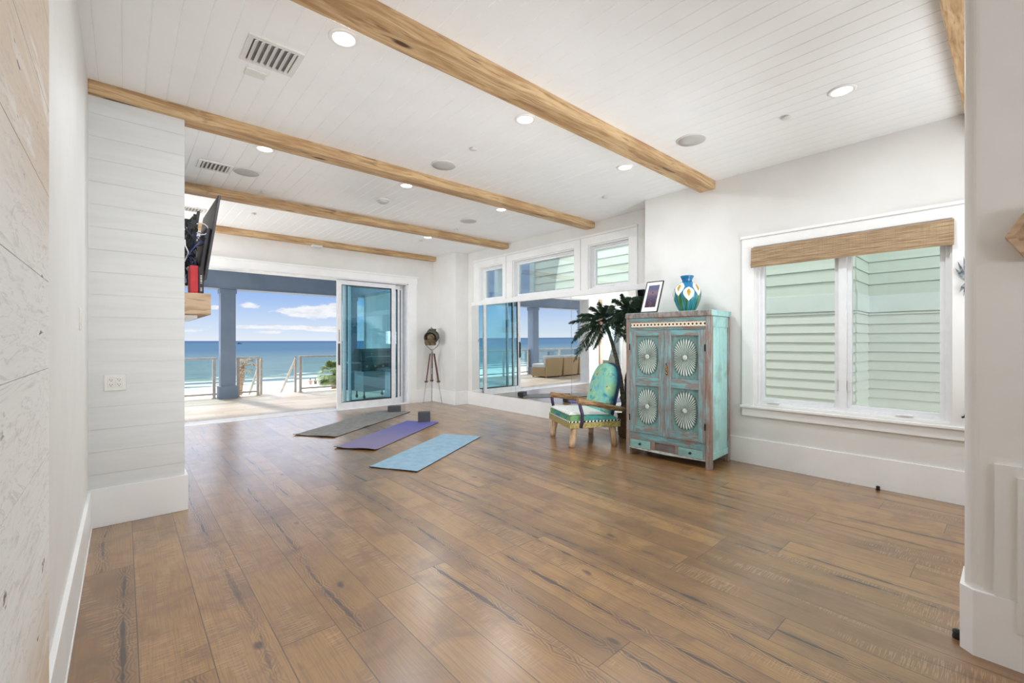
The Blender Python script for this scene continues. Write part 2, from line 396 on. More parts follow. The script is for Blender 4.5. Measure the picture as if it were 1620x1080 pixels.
def burst_mat():
    m, N, b = newmat('silvered_carving')
    x, y, z = N.sep(N.obj())
    n = N.noise(N.obj(), 40, 3)
    p = N.m('SUBTRACT', 1.0, N.ss(y, .006, .016))
    c = N.mix(p, lin((92, 116, 112)), lin((206, 214, 204)))
    c = N.mix(N.m('MULTIPLY', N.ss(n, .5, .7), .5), c, lin((122, 152, 148)))
    N.put(b.inputs['Base Color'], c); b.inputs['Roughness'].default_value = .45
    return m
M['burst'] = burst_mat()

def fabric_paint(name, seed, flowers=True, cols=None):
    m, N, b = newmat(name)
    v = N.vm('ADD', N.obj(), (seed, seed, 0))
    n1 = N.noise(v, 4.0, 4, .6, .8); n2 = N.noise(v, 6.5, 4, .6, .5); n3 = N.noise(v, 11.0, 3)
    A, B, C, D = cols or ((110, 196, 200), (156, 210, 166), (62, 150, 172), (210, 218, 146))
    c = N.mix(N.ss(n1, .38, .62), lin(A), lin(B))
    c = N.mix(N.ss(n2, .55, .68), c, lin(C))
    c = N.mix(N.m('MULTIPLY', N.ss(n3, .58, .72), .8), c, lin(D))
    if flowers:
        d = N.vor(v, 10.0)
        sel = N.white(N.vm('FLOOR', N.vm('MULTIPLY', v, (10, 10, 10)), (0, 0, 0)))
        k = N.m('MULTIPLY', N.m('SUBTRACT', 1.0, N.ss(d, .20, .30)), N.ss(sel, .6, .65))
        c = N.mix(N.m('MULTIPLY', k, .9), c, N.mix(N.ss(n3, .45, .55), lin((226, 150, 84)), lin((176, 60, 74))))
    N.put(b.inputs['Base Color'], c); b.inputs['Roughness'].default_value = .6
    N.put(b.inputs['Normal'], N.bump(n3, .12, .006))
    return m
M['chairback'] = fabric_paint('painted_floral_upholstery', 0.0)
M['chairseat'] = fabric_paint('painted_seat_upholstery', 3.0, False, ((60, 150, 150), (126, 168, 90), (40, 110, 130), (176, 190, 96)))
def throw_mat():
    m, N, b = newmat('white_scribbled_canvas')
    n1 = N.noise(N.obj(), 5.0, 2, .5, 1.2)
    ph = N.m('FRACT', N.m('MULTIPLY', n1, 7.0))
    ln = N.ss(N.m('ABSOLUTE', N.m('SUBTRACT', ph, .5)), .46, .49)
    c = N.mix(N.m('MULTIPLY', ln, .6), lin((226, 228, 222)), lin((92, 92, 96)))
    c = N.mix(N.m('MULTIPLY', N.ss(N.noise(N.obj(), 3.0, 2), .5, .7), .35), c, lin((190, 202, 196)))
    N.put(b.inputs['Base Color'], c); b.inputs['Roughness'].default_value = .75
    return m
M['throw'] = throw_mat()
def check_mat():
    m, N, b = newmat('black_white_checked_piping')
    x, y, z = N.sep(N.obj())
    t = N.m('FRACT', N.m('MULTIPLY', N.m('ADD', x, y), 22.0))
    N.put(b.inputs['Base Color'], N.mix(N.m('GREATER_THAN', t, .5), lin((236, 234, 226)), lin((34, 32, 38))))
    b.inputs['Roughness'].default_value = .6
    return m
M['check'] = check_mat()

def ivory_mat():
    m, N, b = newmat('ivory_diamond_inlay')
    x, y, z = N.sep(N.obj())
    # row of black diamonds every 41 mm on a cream strip centred z=1.455
    u = N.m('ABSOLUTE', N.m('SUBTRACT', N.m('FRACT', N.m('DIVIDE', x, .0412)), .5))
    v = N.m('DIVIDE', N.m('ABSOLUTE', N.m('SUBTRACT', z, 1.455)), .0412)
    inside = N.m('LESS_THAN', N.m('ADD', u, v), .33)
    tick = N.m('MULTIPLY', N.m('GREATER_THAN', u, .44), N.m('GREATER_THAN', v, .34))
    c = N.mix(N.noise(N.obj(), 30, 3), lin((240, 228, 206)), lin((226, 210, 184)))
    c = N.mix(inside, c, lin((40, 34, 34))); c = N.mix(N.m('MULTIPLY', tick, .7), c, lin((110, 90, 76)))
    N.put(b.inputs['Base Color'], c); b.inputs['Roughness'].default_value = .4
    return m
M['ivory'] = ivory_mat()
def reed_mat():
    return pmat('reeded_cornice_wood', (168, 156, 148), (126, 118, 114), (30, 30, 10), .6, bump=.3)
M['reed'] = reed_mat()

def photo_mat():
    m, N, b = newmat('dusk_skyline_print')
    x, y, z = N.sep(N.obj())
    t = N.ss(z, .06, .33)
    c = N.mix(t, lin((64, 48, 64)), lin((96, 98, 130)))
    band = N.m('SUBTRACT', 1.0, N.ss(N.m('ABSOLUTE', N.m('SUBTRACT', z, .24)), .0, .06))
    c = N.mix(N.m('MULTIPLY', band, .5), c, lin((150, 116, 116)))
    tw = N.white(N.vm('FLOOR', N.comb(N.m('MULTIPLY', x, 90.0), 0.0, N.m('MULTIPLY', z, 60.0)), (0, 0, 0)))
    c = N.mix(N.m('MULTIPLY', N.m('MULTIPLY', N.ss(tw, .8, .9), N.m('LESS_THAN', z, .19)), .4), c, lin((130, 100, 110)))
    N.put(b.inputs['Base Color'], c); b.inputs['Roughness'].default_value = .2
    return m
M['photo'] = photo_mat()

def vase_mat():
    m, N, b = newmat('painted_stripes_glaze')
    x, y, z = N.sep(N.obj())
    a = N.m('ARCTAN2', y, x)
    n = N.noise(N.comb(N.m('MULTIPLY', a, 7.0), N.m('MULTIPLY', z, 3.0), 0.0), 1.0, 3)
    n2 = N.noise(N.comb(N.m('MULTIPLY', a, 12.0), N.m('MULTIPLY', z, 2.0), 5.0), 1.0, 2)
    low = N.mix(N.ss(n, .42, .56), lin((30, 92, 60)), lin((38, 132, 160)))
    low = N.mix(N.ss(n2, .56, .62), low, lin((120, 160, 70)))
    up = N.ss(N.m('ADD', z, N.m('MULTIPLY', N.m('SUBTRACT', n, .5), .12)), .16, .24)
    N.put(b.inputs['Base Color'], N.mix(up, low, lin((34, 120, 166))))
    b.inputs['Roughness'].default_value = .18; b.inputs['Coat Weight'].default_value = .4
    return m
M['vase'] = vase_mat()
M['lily'] = pmat('white_lily_glaze', (248, 246, 240), (240, 238, 230), (20, 20, 20), .2)
M['lilyyellow'] = pmat('yellow_spadix_glaze', (206, 168, 60), (176, 140, 50), (20, 20, 60), .25)

def wicker_mat():
    m, N, b = newmat('tan_wicker_weave')
    x, y, z = N.sep(N.obj())
    u = N.m('SINE', N.m('MULTIPLY', N.m('ADD', x, y), 260.0)); v = N.m('SINE', N.m('MULTIPLY', z, 260.0))
    w = N.m('MULTIPLY', u, v)
    n = N.noise(N.obj(), 9.0, 3)
    c = N.mix(N.ss(w, -.4, .5), lin((132, 104, 70)), lin((206, 176, 132)))
    c = N.mix(N.m('MULTIPLY', n, .3), c, lin((176, 148, 104)))
    N.put(b.inputs['Base Color'], c); b.inputs['Roughness'].default_value = .6
    N.put(b.inputs['Normal'], N.bump(w, .5, .004))
    return m
M['wicker'] = wicker_mat()
def purple_mat():
    m, N, b = newmat('purple_mat_foam')
    x, y, z = N.sep(N.obj())
    n = N.noise(N.obj(), 5.0, 4)
    t = N.ss(N.m('ADD', x, N.m('MULTIPLY', n, .5)), -.4, 1.1)
    c = N.mix(t, lin((126, 118, 150)), lin((92, 94, 156)))
    N.put(b.inputs['Base Color'], c); b.inputs['Roughness'].default_value = .75
    N.put(b.inputs['Normal'], N.bump(N.noise(N.obj(), 180, 2), .15, .002))
    return m
M['yoga_purple'] = purple_mat()

# ------------------------------------------------------------------ mesh helpers
class MB:
    def __init__(s): s.v = []; s.f = []; s.sm = []
    def add(s, vs, fs, smooth=False):
        o = len(s.v); s.v += [tuple(v) for v in vs]
        s.f += [tuple(o + i for i in f) for f in fs]; s.sm += [smooth] * len(fs); return s
    def box(s, x0, x1, y0, y1, z0, z1, mat=None):
        vs = [Vector((x, y, z)) for x in (x0, x1) for y in (y0, y1) for z in (z0, z1)]
        if mat is not None: vs = [mat @ v for v in vs]
        return s.add(vs, [(0, 1, 3, 2), (4, 6, 7, 5), (0, 4, 5, 1), (2, 3, 7, 6), (0, 2, 6, 4), (1, 5, 7, 3)])
    def bar(s, a, b, w, h=None, up=(0, 0, 1)):
        a = Vector(a); b = Vector(b); h = h or w
        d = (b - a).normalized(); u = Vector(up)
        if abs(d.dot(u)) > .98: u = Vector((1, 0, 0))
        r = d.cross(u).normalized(); u = r.cross(d).normalized()
        vs = []
        for p in (a, b):
            for i, j in ((-1, -1), (1, -1), (1, 1), (-1, 1)): vs.append(p + r * i * w / 2 + u * j * h / 2)
        return s.add(vs, [(3, 2, 1, 0), (4, 5, 6, 7), (0, 1, 5, 4), (1, 2, 6, 5), (2, 3, 7, 6), (3, 0, 4, 7)])
    def tube(s, pts, rad, n=10, cap=True, smooth=True):
        pts = [Vector(p) for p in pts]
        if not isinstance(rad, (list, tuple)): rad = [rad] * len(pts)
        o = len(s.v); rings = []
        prev = None
        for i, p in enumerate(pts):
            d = (pts[min(i + 1, len(pts) - 1)] - pts[max(i - 1, 0)]).normalized()
            if prev is None:
                u = Vector((0, 0, 1)) if abs(d.z) < .9 else Vector((1, 0, 0))
                r = d.cross(u).normalized()
            else:
                r = (prev - d * prev.dot(d)).normalized()
            prev = r; u = r.cross(d)
            rings.append([p + (r * cos(2 * pi * k / n) + u * sin(2 * pi * k / n)) * rad[i] for k in range(n)])
        vs = [v for r in rings for v in r]; fs = []
        for i in range(len(pts) - 1):
            for k in range(n):
                a = i * n + k; b_ = i * n + (k + 1) % n
                fs.append((a, b_, b_ + n, a + n))
        s.add(vs, fs, smooth)
        if cap:
            s.f.append(tuple(o + k for k in range(n - 1, -1, -1))); s.sm.append(False)
            s.f.append(tuple(o + (len(pts) - 1) * n + k for k in range(n))); s.sm.append(False)
        return s
    def lathe(s, prof, n=32, c=(0, 0, 0), mat=None, smooth=True):
        vs = []; fs = []
        for (r, z) in prof:
            for k in range(n):
                v = Vector((r * cos(2 * pi * k / n), r * sin(2 * pi * k / n), z))
                if mat is not None: v = mat @ v
                vs.append(v + Vector(c))
        for i in range(len(prof) - 1):
            for k in range(n):
                a = i * n + k; b_ = i * n + (k + 1) % n
                fs.append((a, b_, b_ + n, a + n))
        s.add(vs, fs, smooth)
        o = len(s.v) - len(vs)
        s.f.append(tuple(o + k for k in range(n - 1, -1, -1))); s.sm.append(False)
        s.f.append(tuple(o + (len(prof) - 1) * n + k for k in range(n))); s.sm.append(False)
        return s
    def prism(s, poly, z0, z1, mat=None, smooth=False):
        n = len(poly)
        vs = [Vector((p[0], p[1], z0)) for p in poly] + [Vector((p[0], p[1], z1)) for p in poly]
        if mat is not None: vs = [mat @ v for v in vs]
        s.add(vs, [tuple(range(n - 1, -1, -1)), tuple(range(n, 2 * n))])
        s.add(vs, [(i, (i + 1) % n, n + (i + 1) % n, n + i) for i in range(n)], smooth)
        return s
    def build(s, name, mat, parent=None, bevel=0.0, weld=False, subsurf=0, loc=None, rot=None, seg=2):
        me = bpy.data.meshes.new(name)
        me.from_pydata(s.v, [], s.f); me.update()
        me.polygons.foreach_set('use_smooth', s.sm)
        bm = bmesh.new(); bm.from_mesh(me)
        if weld: bmesh.ops.remove_doubles(bm, verts=bm.verts, dist=1e-5)
        bmesh.ops.recalc_face_normals(bm, faces=bm.faces)
        bm.to_mesh(me); bm.free()
        me.materials.append(M[mat] if isinstance(mat, str) else mat)
        o = bpy.data.objects.new(name, me); COL.objects.link(o)
        if parent: o.parent = parent
        if loc: o.location = loc
        if rot: o.rotation_euler = rot
        if bevel:
            b = o.modifiers.new('b', 'BEVEL'); b.width = bevel; b.segments = seg; b.limit_method = 'ANGLE'; b.angle_limit = radians(40)
        if subsurf:
            d = o.modifiers.new('s', 'SUBSURF'); d.levels = subsurf; d.render_levels = subsurf
        return o

def struct(o): o['kind'] = 'structure'; return o
def tag(o, label, cat, group=None, kind=None):
    o['label'] = label; o['category'] = cat
    if group: o['group'] = group
    if kind: o['kind'] = kind
    return o
def thing(name, label, cat, loc=(0, 0, 0), rz=0.0, group=None, rot=None):
    o = bpy.data.objects.new(name, None); COL.objects.link(o); o.empty_display_size = .1
    o.location = loc; o.rotation_euler = rot or (0, 0, rz)
    return tag(o, label, cat, group)
def label(o, t): o['label'] = t; return o
def copy_tree(root, loc, label_, rz=None, group=None):
    r = root.copy(); COL.objects.link(r); r.location = loc
    if rz is not None: r.rotation_euler = (0, 0, rz)
    r['label'] = label_
    for ch in list(root.children):
        c = ch.copy(); COL.objects.link(c); c.parent = r
        for g in list(ch.children):
            d = g.copy(); COL.objects.link(d); d.parent = c
    return r

def holes_wall(axis, a0, a1, u0, u1, z0, z1, holes):
    """solid wall slab with rectangular openings; axis 'x': slab between x=a0..a1 running along y."""
    mb = MB()
    us = sorted({u0, u1} | {h[0] for h in holes} | {h[1] for h in holes})
    for ua, ub in zip(us, us[1:]):
        mid = (ua + ub) / 2
        hs = sorted([(h[2], h[3]) for h in holes if h[0] < mid < h[1]])
        z = z0; segs = []
        for (ha, hb) in hs:
            if ha > z: segs.append((z, ha))
            z = hb
        if z < z1: segs.append((z, z1))
        for (za, zb) in segs:
            if axis == 'x': mb.box(a0, a1, ua, ub, za, zb)
            else: mb.box(ua, ub, a0, a1, za, zb)
    return mb

# ------------------------------------------------------------------ the shell
XL, XR, XM, YF = -.18, 4.92, 5.27, 8.2
struct(MB().box(-1.9, 5.6, -4.2, 8.2, -.12, 0).build('floor', 'floor'))

def ceiling_mesh():
    mb = MB(); g = .004; d = .004; s = .122
    x = -1.9; xs = []
    k0 = math.ceil((-1.9 + .129) / s)
    cuts = [-.129 + s * k for k in range(k0, k0 + 64) if -.129 + s * k < 5.55]
    prof = [(-1.9, 0)]
    for c in cuts: prof += [(c - g, 0), (c, d), (c + g, 0)]
    prof.append((5.6, 0))
    n = len(prof); y0, y1 = -4.2, 8.5
    vs = [(p[0], y0, HC + p[1]) for p in prof] + [(p[0], y1, HC + p[1]) for p in prof]
    fs = [(i, i + 1, n + i + 1, n + i) for i in range(n - 1)]
    mb.add(vs, fs)
    mb.box(-1.9, 5.6, y0, y1, HC + .02, HC + .2)
    return mb
struct(ceiling_mesh().build('ceiling', 'ceil'))

struct(holes_wall('x', XL - .2, XL, -4.2, 4.17, 0, HC, []).build('wall_left', 'wall'))
struct(MB().box(-1.9, 5.6, -4.4, -4.2, 0, HC).build('wall_back', 'wall'))
# right wall with the big window
WY0, WY1, WZ0, WZ1 = .33, 1.79, .62, 2.25
struct(holes_wall('x', XR, XR + .2, -4.2, 3.07, 0, HC, [(WY0, WY1, WZ0, WZ1)]).box(XR + .2, 5.47, 2.87, 3.07, 0, HC).build('wall_right', 'wall'))
# mirror wall (set back) with three transom openings
TR = [(3.53, 4.25), (4.52, 5.976), (6.25, 6.95)]
TZ0, TZ1 = 2.05, 2.718
struct(holes_wall('x', XM, XM + .2, 3.07, 8.5, 0, HC, [(a, b, TZ0, TZ1) for a, b in TR]).build('wall_mirror_side', 'wall'))
struct(MB().box(4.965, XM, 7.36, YF, 0, HC).build('wall_corner_pier', 'wall', bevel=.004))
# far wall with the wide door opening
DX0, DX1, DZ = .33, 4.38, 2.44
struct(holes_wall('y', YF, YF + .3, -1.9, 5.27, 0, HC, [(DX0, DX1, 0, DZ), (-1.4, -.34, .35, 2.3)]).build('wall_far', 'wall'))
# chimney breast with shiplap
CB0, CB1 = 4.17, 6.6
mb = MB().box(XL - .2, .35 - .003, CB0 + .003, CB1, 0, HC)
z = .359 - .155 * 2
zs = [0.0]
while z < HC:
    if z > .05: zs.append(z)
    z += .155
zs.append(HC)
for a, b in zip(zs, zs[1:]):
    mb.box(XL, .35, CB0, CB0 + .0125, a + .0009, b - .0009)
    mb.box(.35 - .0125, .35, CB0 + .0125, CB1, a + .0009, b - .0009)
struct(mb.build('wall_chimney_breast', 'ship'))
struct(MB().box(-1.9, -1.7, CB1, YF, 0, HC).box(-1.9, XL - .2, CB1 - .2, CB1, 0, HC).build('wall_alcove', 'wall'))

# near right wall with rounded corner and picture-frame moulding
NX, NY = 2.62, .115
def roundpoly(x0, y1, r, x1, y0, n=8):
    p = [(x0, y0)]
    for k in range(n + 1):
        a = pi - (pi / 2) * k / n
        p.append((x0 + r + r * cos(a), y1 - r + r * sin(a)))
    p += [(x1, y1), (x1, y0)]
    return p
rc = .045
struct(MB().prism(roundpoly(NX, NY + rc * .6, rc, 2.85, -4.2), 0, HC).build('wall_near_right', 'wall'))
bp = [(NX - .02, -4.2), (NX - .02, NY), (NX + .012, NY + .04), (2.87, NY + .04), (2.87, NY - .1), (2.85, NY - .1), (2.85, NY + .03), (NX + .02, NY + .02), (NX, NY), (NX, -4.2)]
bp = [(NX - .018, -4.2), (NX - .018, NY - .0), (NX + .016, NY + .035 + .005), (2.85, NY + .04), (2.85, NY - .2), (NX + .01, NY - .2), (NX + .01, -4.2)]
struct(MB().prism(bp, 0, .265).build('baseboard_near_right', 'trim', bevel=.003))
struct(MB().box(NX - .014, NX + .01, NY - 1.6, .056, .266, .79).box(NX - .024, NX - .014, NY - 1.5, -.005, .15, .748).build('trim_wainscot_panel', 'wall', bevel=.0))

# baseboards
BH = .265
def bb(name, mb): return struct(mb.build(name, 'trim', bevel=.002))
bb('baseboard_left', MB().box(XL, XL + .018, -4.2, CB0 - .02, 0, BH))
bb('baseboard_left_shoe', MB().box(XL + .018, XL + .022, -4.2, CB0 - .02, 0, .02))
bb('baseboard_chimney', MB().box(XL + .0, .37, CB0 - .022, CB0, 0, BH).box(.35, .37, CB0, CB1, 0, BH))
bb('baseboard_right', MB().box(XR - .018, XR, -4.2, 3.07, 0, BH).box(XR - .018, XR, 3.07, 3.09, 0, BH).box(XR, XM, 3.07, 3.09, 0, BH))
bb('baseboard_mirror_side', MB().box(XM - .02, XM, 3.09, 7.36, 0, .262))
bb('baseboard_pier', MB().box(4.947, XM - .02, 7.342, 7.36, 0, BH).box(4.947, 4.965, 7.36, YF, 0, BH))
bb('baseboard_far', MB().box(4.56, 4.947, YF - .018, YF, 0, BH).box(-.1, DX0 - .12, YF - .018, YF, 0, BH))
# pilaster below the nearest beam on the right wall, with little cap
struct(MB().box(XR - .05, XR, -.25, .195, 0, HC - .095).box(XR - .09, XR, -.28, .235, HC - .155, HC - .09).box(XR - .07, XR, -.26, .215, HC - .24, HC - .17).build('trim_pilaster', 'trim', bevel=.003))

# ------------------------------------------------------------------ ceiling beams
beam_lab = ['oak ceiling beam at the top right corner, end by the near wall',
            'thick oak beam crossing the top of the picture, nearest whole beam',
            'oak beam resting on the shiplap wall at left, second whole beam',
            'oak beam passing above the television top, third whole beam',
            'oak beam flat against the far wall above the sliding doors']
for k, (y0, y1, xa, xb) in enumerate([(.08, .25, 2.83, XR), (2.19, 2.365, XL, XR), (4.13, 4.30, XL, XM), (6.09, 6.255, .0, XM), (8.07, 8.2, -1.7, 4.965)]):
    if k == 3: xa = .35 if False else -.1
    if k == 3: y0, y1 = 6.09, 6.255; xa = .35
    xm = (xa + xb) / 2; ym = (y0 + y1) / 2
    o = MB().box(xa - xm, xb - xm, y0 - ym, y1 - ym, -.0, .094).build('ceiling_beam', 'beam', bevel=.006, loc=(xm, ym, HC - .092))
    tag(o, beam_lab[k], 'beam', 'oak ceiling beams')

# ------------------------------------------------------------------ ceiling fittings
def at_ceiling(px, py, z=HC):
    u = (px - 810) / 700; d = (z - CH) * 700 / (539 - py)
    a = radians(41.3)
    return (d * (sin(a) + u * cos(a)), d * (cos(a) - u * sin(a)))
def at_floor(px, py, z=0.0):
    u = (px - 810) / 700; d = (CH - z) * 700 / (py - 539)
    a = radians(41.3)
    return (d * (sin(a) + u * cos(a)), d * (cos(a) - u * sin(a)))

dl = thing('recessed_downlight', 'x', 'light', group='recessed ceiling downlights')
MB().lathe([(.085, 0), (.085, -.004), (.078, -.009), (.064, -.009), (.060, -.003), (.060, 0)], 32).build('trim_ring', 'trim', dl)
MB().lathe([(.0605, -.0015), (.059, -.005)], 32).build('lens', 'lamp', dl)
DL = [((544, 60), 'downlight nearest the camera, between the vent and the big beam'),
      ((831, 188), 'downlight beside the middle of the thick nearest beam'),
      ((1332, 143), 'downlight alone on the right side of the ceiling, before the big beam'),
      ((989, 264), 'downlight above the armoire, past the right half of the thick beam'),
      ((419, 235), 'downlight touching the second beam, above the left door opening'),
      ((643, 293), 'downlight just past the middle of the second beam'),
      ((793, 331), 'downlight just past the second beam, nearest the transom windows'),
      ((677, 375), 'smallest downlight, just past the third beam before the far wall')]
first = True
lamp_xy = []
for (p, l) in DL:
    x, y = at_ceiling(*p)
    lamp_xy.append((x, y))
    if first: dl.location = (x, y, HC); dl['label'] = l; first = False
    else: copy_tree(dl, (x, y, HC), l)

sp = thing('ceiling_speaker', 'x', 'speaker', group='round ceiling speakers')
MB().lathe([(.125, 0), (.125, -.005), (.118, -.008)], 40).build('rim', 'plate', sp)
MB().lathe([(.116, -.004), (.114, -.0095), (.05, -.0105)], 40).build('grille', 'grille', sp)
SPK = [((1094, 221), 'round ceiling speaker right of the thick beam end'),
       ((702, 261), 'round ceiling speaker between the first two whole beams, centre'),
       ((390, 272), 'round ceiling speaker beside the small vent above the television'),
       ((741, 349), 'round ceiling speaker between the second and third beams, near the transoms')]
for k, (p, l) in enumerate(SPK):
    x, y = at_ceiling(*p)
    if k == 0: sp.location = (x, y, HC); sp['label'] = l
    else: copy_tree(sp, (x, y, HC), l)

sk = thing('sprinkler_cap', 'x', 'sprinkler', group='concealed ceiling sprinklers')
MB().lathe([(.022, .03), (.022, -.004), (.012, -.007)], 20).build('collar', 'plate', sk)
MB().lathe([(.034, -.012), (.034, -.015), (.01, -.017)], 24).lathe([(.008, -.005), (.008, -.012)], 12).build('cover_disc', 'plate', sk)
SK = [((1244, 184), 'small sprinkler cap right of the thick beam, near the round speaker'),
      ((749, 234), 'small sprinkler cap above the centre round speaker'),
      ((957, 311), 'small sprinkler cap above the right transom window'),
      ((416, 303), 'small sprinkler cap just before the third beam, left'),
      ((722, 362), 'small sprinkler cap just before the third beam, near its right end'),
      ((400, 337), 'small sprinkler cap right of the television top, before the far beam'),
      ((666, 380), 'small sprinkler cap past the third beam near the far wall')]
for k, (p, l) in enumerate(SK):
    x, y = at_ceiling(*p)
    if k == 0: sk.location = (x, y, HC); sk['label'] = l
    else: copy_tree(sk, (x, y, HC), l)

# air vents
def vent(px, py, w, dep, l, blades=7):
    x, y = at_ceiling(px, py)
    t = thing('air_vent', l, 'vent', (x, y, HC), group='ceiling air vents')
    b = .028
    MB().box(-w / 2, w / 2, -dep / 2, -dep / 2 + b, -.01, 0).box(-w / 2, w / 2, dep / 2 - b, dep / 2, -.01, 0).box(-w / 2, -w / 2 + b, -dep / 2 + b, dep / 2 - b, -.01, 0).box(w / 2 - b, w / 2, -dep / 2 + b, dep / 2 - b, -.01, 0).build('vent_frame', 'plate', t)
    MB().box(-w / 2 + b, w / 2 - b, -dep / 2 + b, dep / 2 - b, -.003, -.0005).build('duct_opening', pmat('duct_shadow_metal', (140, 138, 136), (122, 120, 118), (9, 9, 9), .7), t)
    mb = MB()
    n = blades; wi = w - 2 * b
    for i in range(n):
        cx = -wi / 2 + wi * (i + .5) / n
        mb.bar((cx, -dep / 2 + b, -.011), (cx, dep / 2 - b, -.011), wi / n * .72, .003, up=(-.55, 0, .83))
    mb.build('louvre', 'plate', t)
    return t
vent(430, 88, .30, .30, 'largest square white air vent, left of the nearest downlight')
vent(340, 263, .29, .26, 'white air vent just past the second beam at left')
vent(306, 331, .26, .24, 'smallest white air vent behind the television', 6)
x, y = at_ceiling(404, 115)
tag(MB().box(-.06, .06, -.045, .045, -.012, 0).build('ceiling_sensor', 'plate', bevel=.004, loc=(x, y, HC)), 'small white rectangular cover just below the largest vent', 'sensor')
x, y = at_ceiling(606, 316)
t = thing('smoke_detector', 'round white domed smoke detector hanging between second and third beams', 'smoke detector', (x, y, HC))
MB().lathe([(.085, 0), (.085, -.014), (.078, -.02)], 32).build('mounting_base', 'plate', t)
MB().lathe([(.07, -.018), (.066, -.03), (.05, -.042), (.02, -.048)], 32).build('sensor_dome', 'grille', t)
t = thing('carbon_monoxide_alarm', 'square white alarm under the far beam above the open doorway', 'alarm', (2.56, 8.115, 2.929))
MB().box(-.085, .085, -.05, .05, 0, .03).build('alarm_body', 'plate', t, bevel=.008)
MB().box(-.07, .07, -.04, .04, -.012, 0).build('alarm_cover', 'grille', t, bevel=.004)

# ------------------------------------------------------------------ windows
def transom(k, y0, y1, crank):
    t = bpy.data.objects.new('window_%d' % k, None); COL.objects.link(t); t.location = (XM, (y0 + y1) / 2, TZ0)
    struct(t); h = (y1 - y0) / 2; H = TZ1 - TZ0
    fr = MB()
    def ring(mb, o, w, xa, xb):
        mb.box(xa, xb, -h + o, -h + o + w, o, H - o).box(xa, xb, h - o - w, h - o, o, H - o)
        mb.box(xa, xb, -h + o + w, h - o - w, o, o + w).box(xa, xb, -h + o + w, h - o - w, H - o - w, H - o)
    ring(fr, 0.0, .018, .0, .16)
    fr.build('jamb', 'trim', t)
    f2 = MB(); ring(f2, .018, .022, .06, .15); f2.build('window_frame', 'vinyl', t, bevel=.002)
    f3 = MB(); ring(f3, .04, .030, .08, .13); f3.build('sash', 'vinyl', t, bevel=.003)
    MB().box(.100, .106, -h + .065, h - .065, .065, H - .065).build('pane', 'glass', t)
    if crank:
        MB().box(.045, .062, -.05, .05, .022, .036).tube([(.045, -.03, .03), (.03, .0, .034), (.035, .04, .03)], .005, 8).build('crank_handle', 'vinyl', t, bevel=.002)
    return t
transom(2, *TR[0], True); transom(3, *TR[1], False); transom(4, *TR[2], True)
# casings of the transoms (a header cap, uprights, shared sill band)
def casing(name, y0, y1, o0, o1, cap=True):
    x1 = XM; x0 = XM - .02
    mb = MB()
    mb.box(x0, x1, y0, o0, TZ0 - .0, TZ1).box(x0, x1, o1, y1, TZ0 - .0, TZ1)
    mb.box(x0, x1, y0, y1, TZ1, 2.835).box(x0 - .015, x1, y0 - .008, y1 + .008, 2.835, 2.868)
    return struct(mb.build(name, 'trim', bevel=.002))
casing('trim_transom_1', 3.40, 4.385, *TR[0]); casing('trim_transom_2', 4.395, 6.135, *TR[1]); casing('trim_transom_3', 6.145, 7.13, *TR[2])
struct(MB().box(XM - .022, XM, 3.072, 7.2, 1.975, TZ0).build('trim_transom_sill', 'trim', bevel=.002))

# big right window: casing, stool, apron
wm = MB()
c0, c1 = .215, 1.905
wm.box(XR - .02, XR, c0, WY0, .59, WZ1).box(XR - .02, XR, WY1, c1, .59, WZ1)
wm.box(XR - .02, XR, c0, c1, WZ1, 2.345).box(XR - .035, XR, c0 - .0, c1 + .01, 2.345, 2.372)
wm.box(XR - .022, XR, c0, c1, .50, .585)
struct(wm.build('trim_window_casing', 'trim', bevel=.002))
struct(MB().box(XR - .045, XR + .1, c0 - .01, c1 + .015, .585, .608).build('trim_window_sill', 'trim', bevel=.004))
t = bpy.data.objects.new('window_1', None); COL.objects.link(t); t.location = (XR, 0, 0); struct(t)
def rect_ring(mb, xa, xb, y0, y1, z0, z1, w):
    mb.box(xa, xb, y0, y0 + w, z0, z1).box(xa, xb, y1 - w, y1, z0, z1)
    mb.box(xa, xb, y0 + w, y1 - w, z0, z0 + w).box(xa, xb, y0 + w, y1 - w, z1 - w, z1)
mb = MB(); rect_ring(mb, 0, .19, WY0, WY1, WZ0, WZ1, .014); mb.build('jamb', 'trim', t)
mb = MB(); rect_ring(mb, .03, .14, WY0 + .014, WY1 - .014, WZ0 + .012, WZ1 - .014, .028); mb.box(.03, .14, 1.018, 1.078, WZ0 + .04, WZ1 - .04).build('window_frame', 'vinyl', t, bevel=.002)
for (a, b) in ((WY0 + .042, 1.018), (1.078, WY1 - .042)):
    mb = MB(); rect_ring(mb, .055, .11, a, b, WZ0 + .04, WZ1 - .042, .034)
    s_ = mb.build('sash', 'vinyl', t, bevel=.003)
    MB().box(.078, .084, a + .03, b - .03, WZ0 + .07, WZ1 - .07).build('pane', 'glass', s_)
for yc in (.62, 1.62):
    MB().box(.012, .032, yc - .055, yc + .055, WZ0 + .014, WZ0 + .034).tube([(.012, yc - .05, WZ0 + .03), (.002, yc, WZ0 + .034), (.012, yc + .05, WZ0 + .028)], .005, 8).build('crank_handle', 'plate', t, bevel=.003)
for yc in (1.008, 1.088):
    MB().box(.040, .056, yc - .006, yc + .006, .82, .92).build('sash_lock', 'plate', t, bevel=.003)

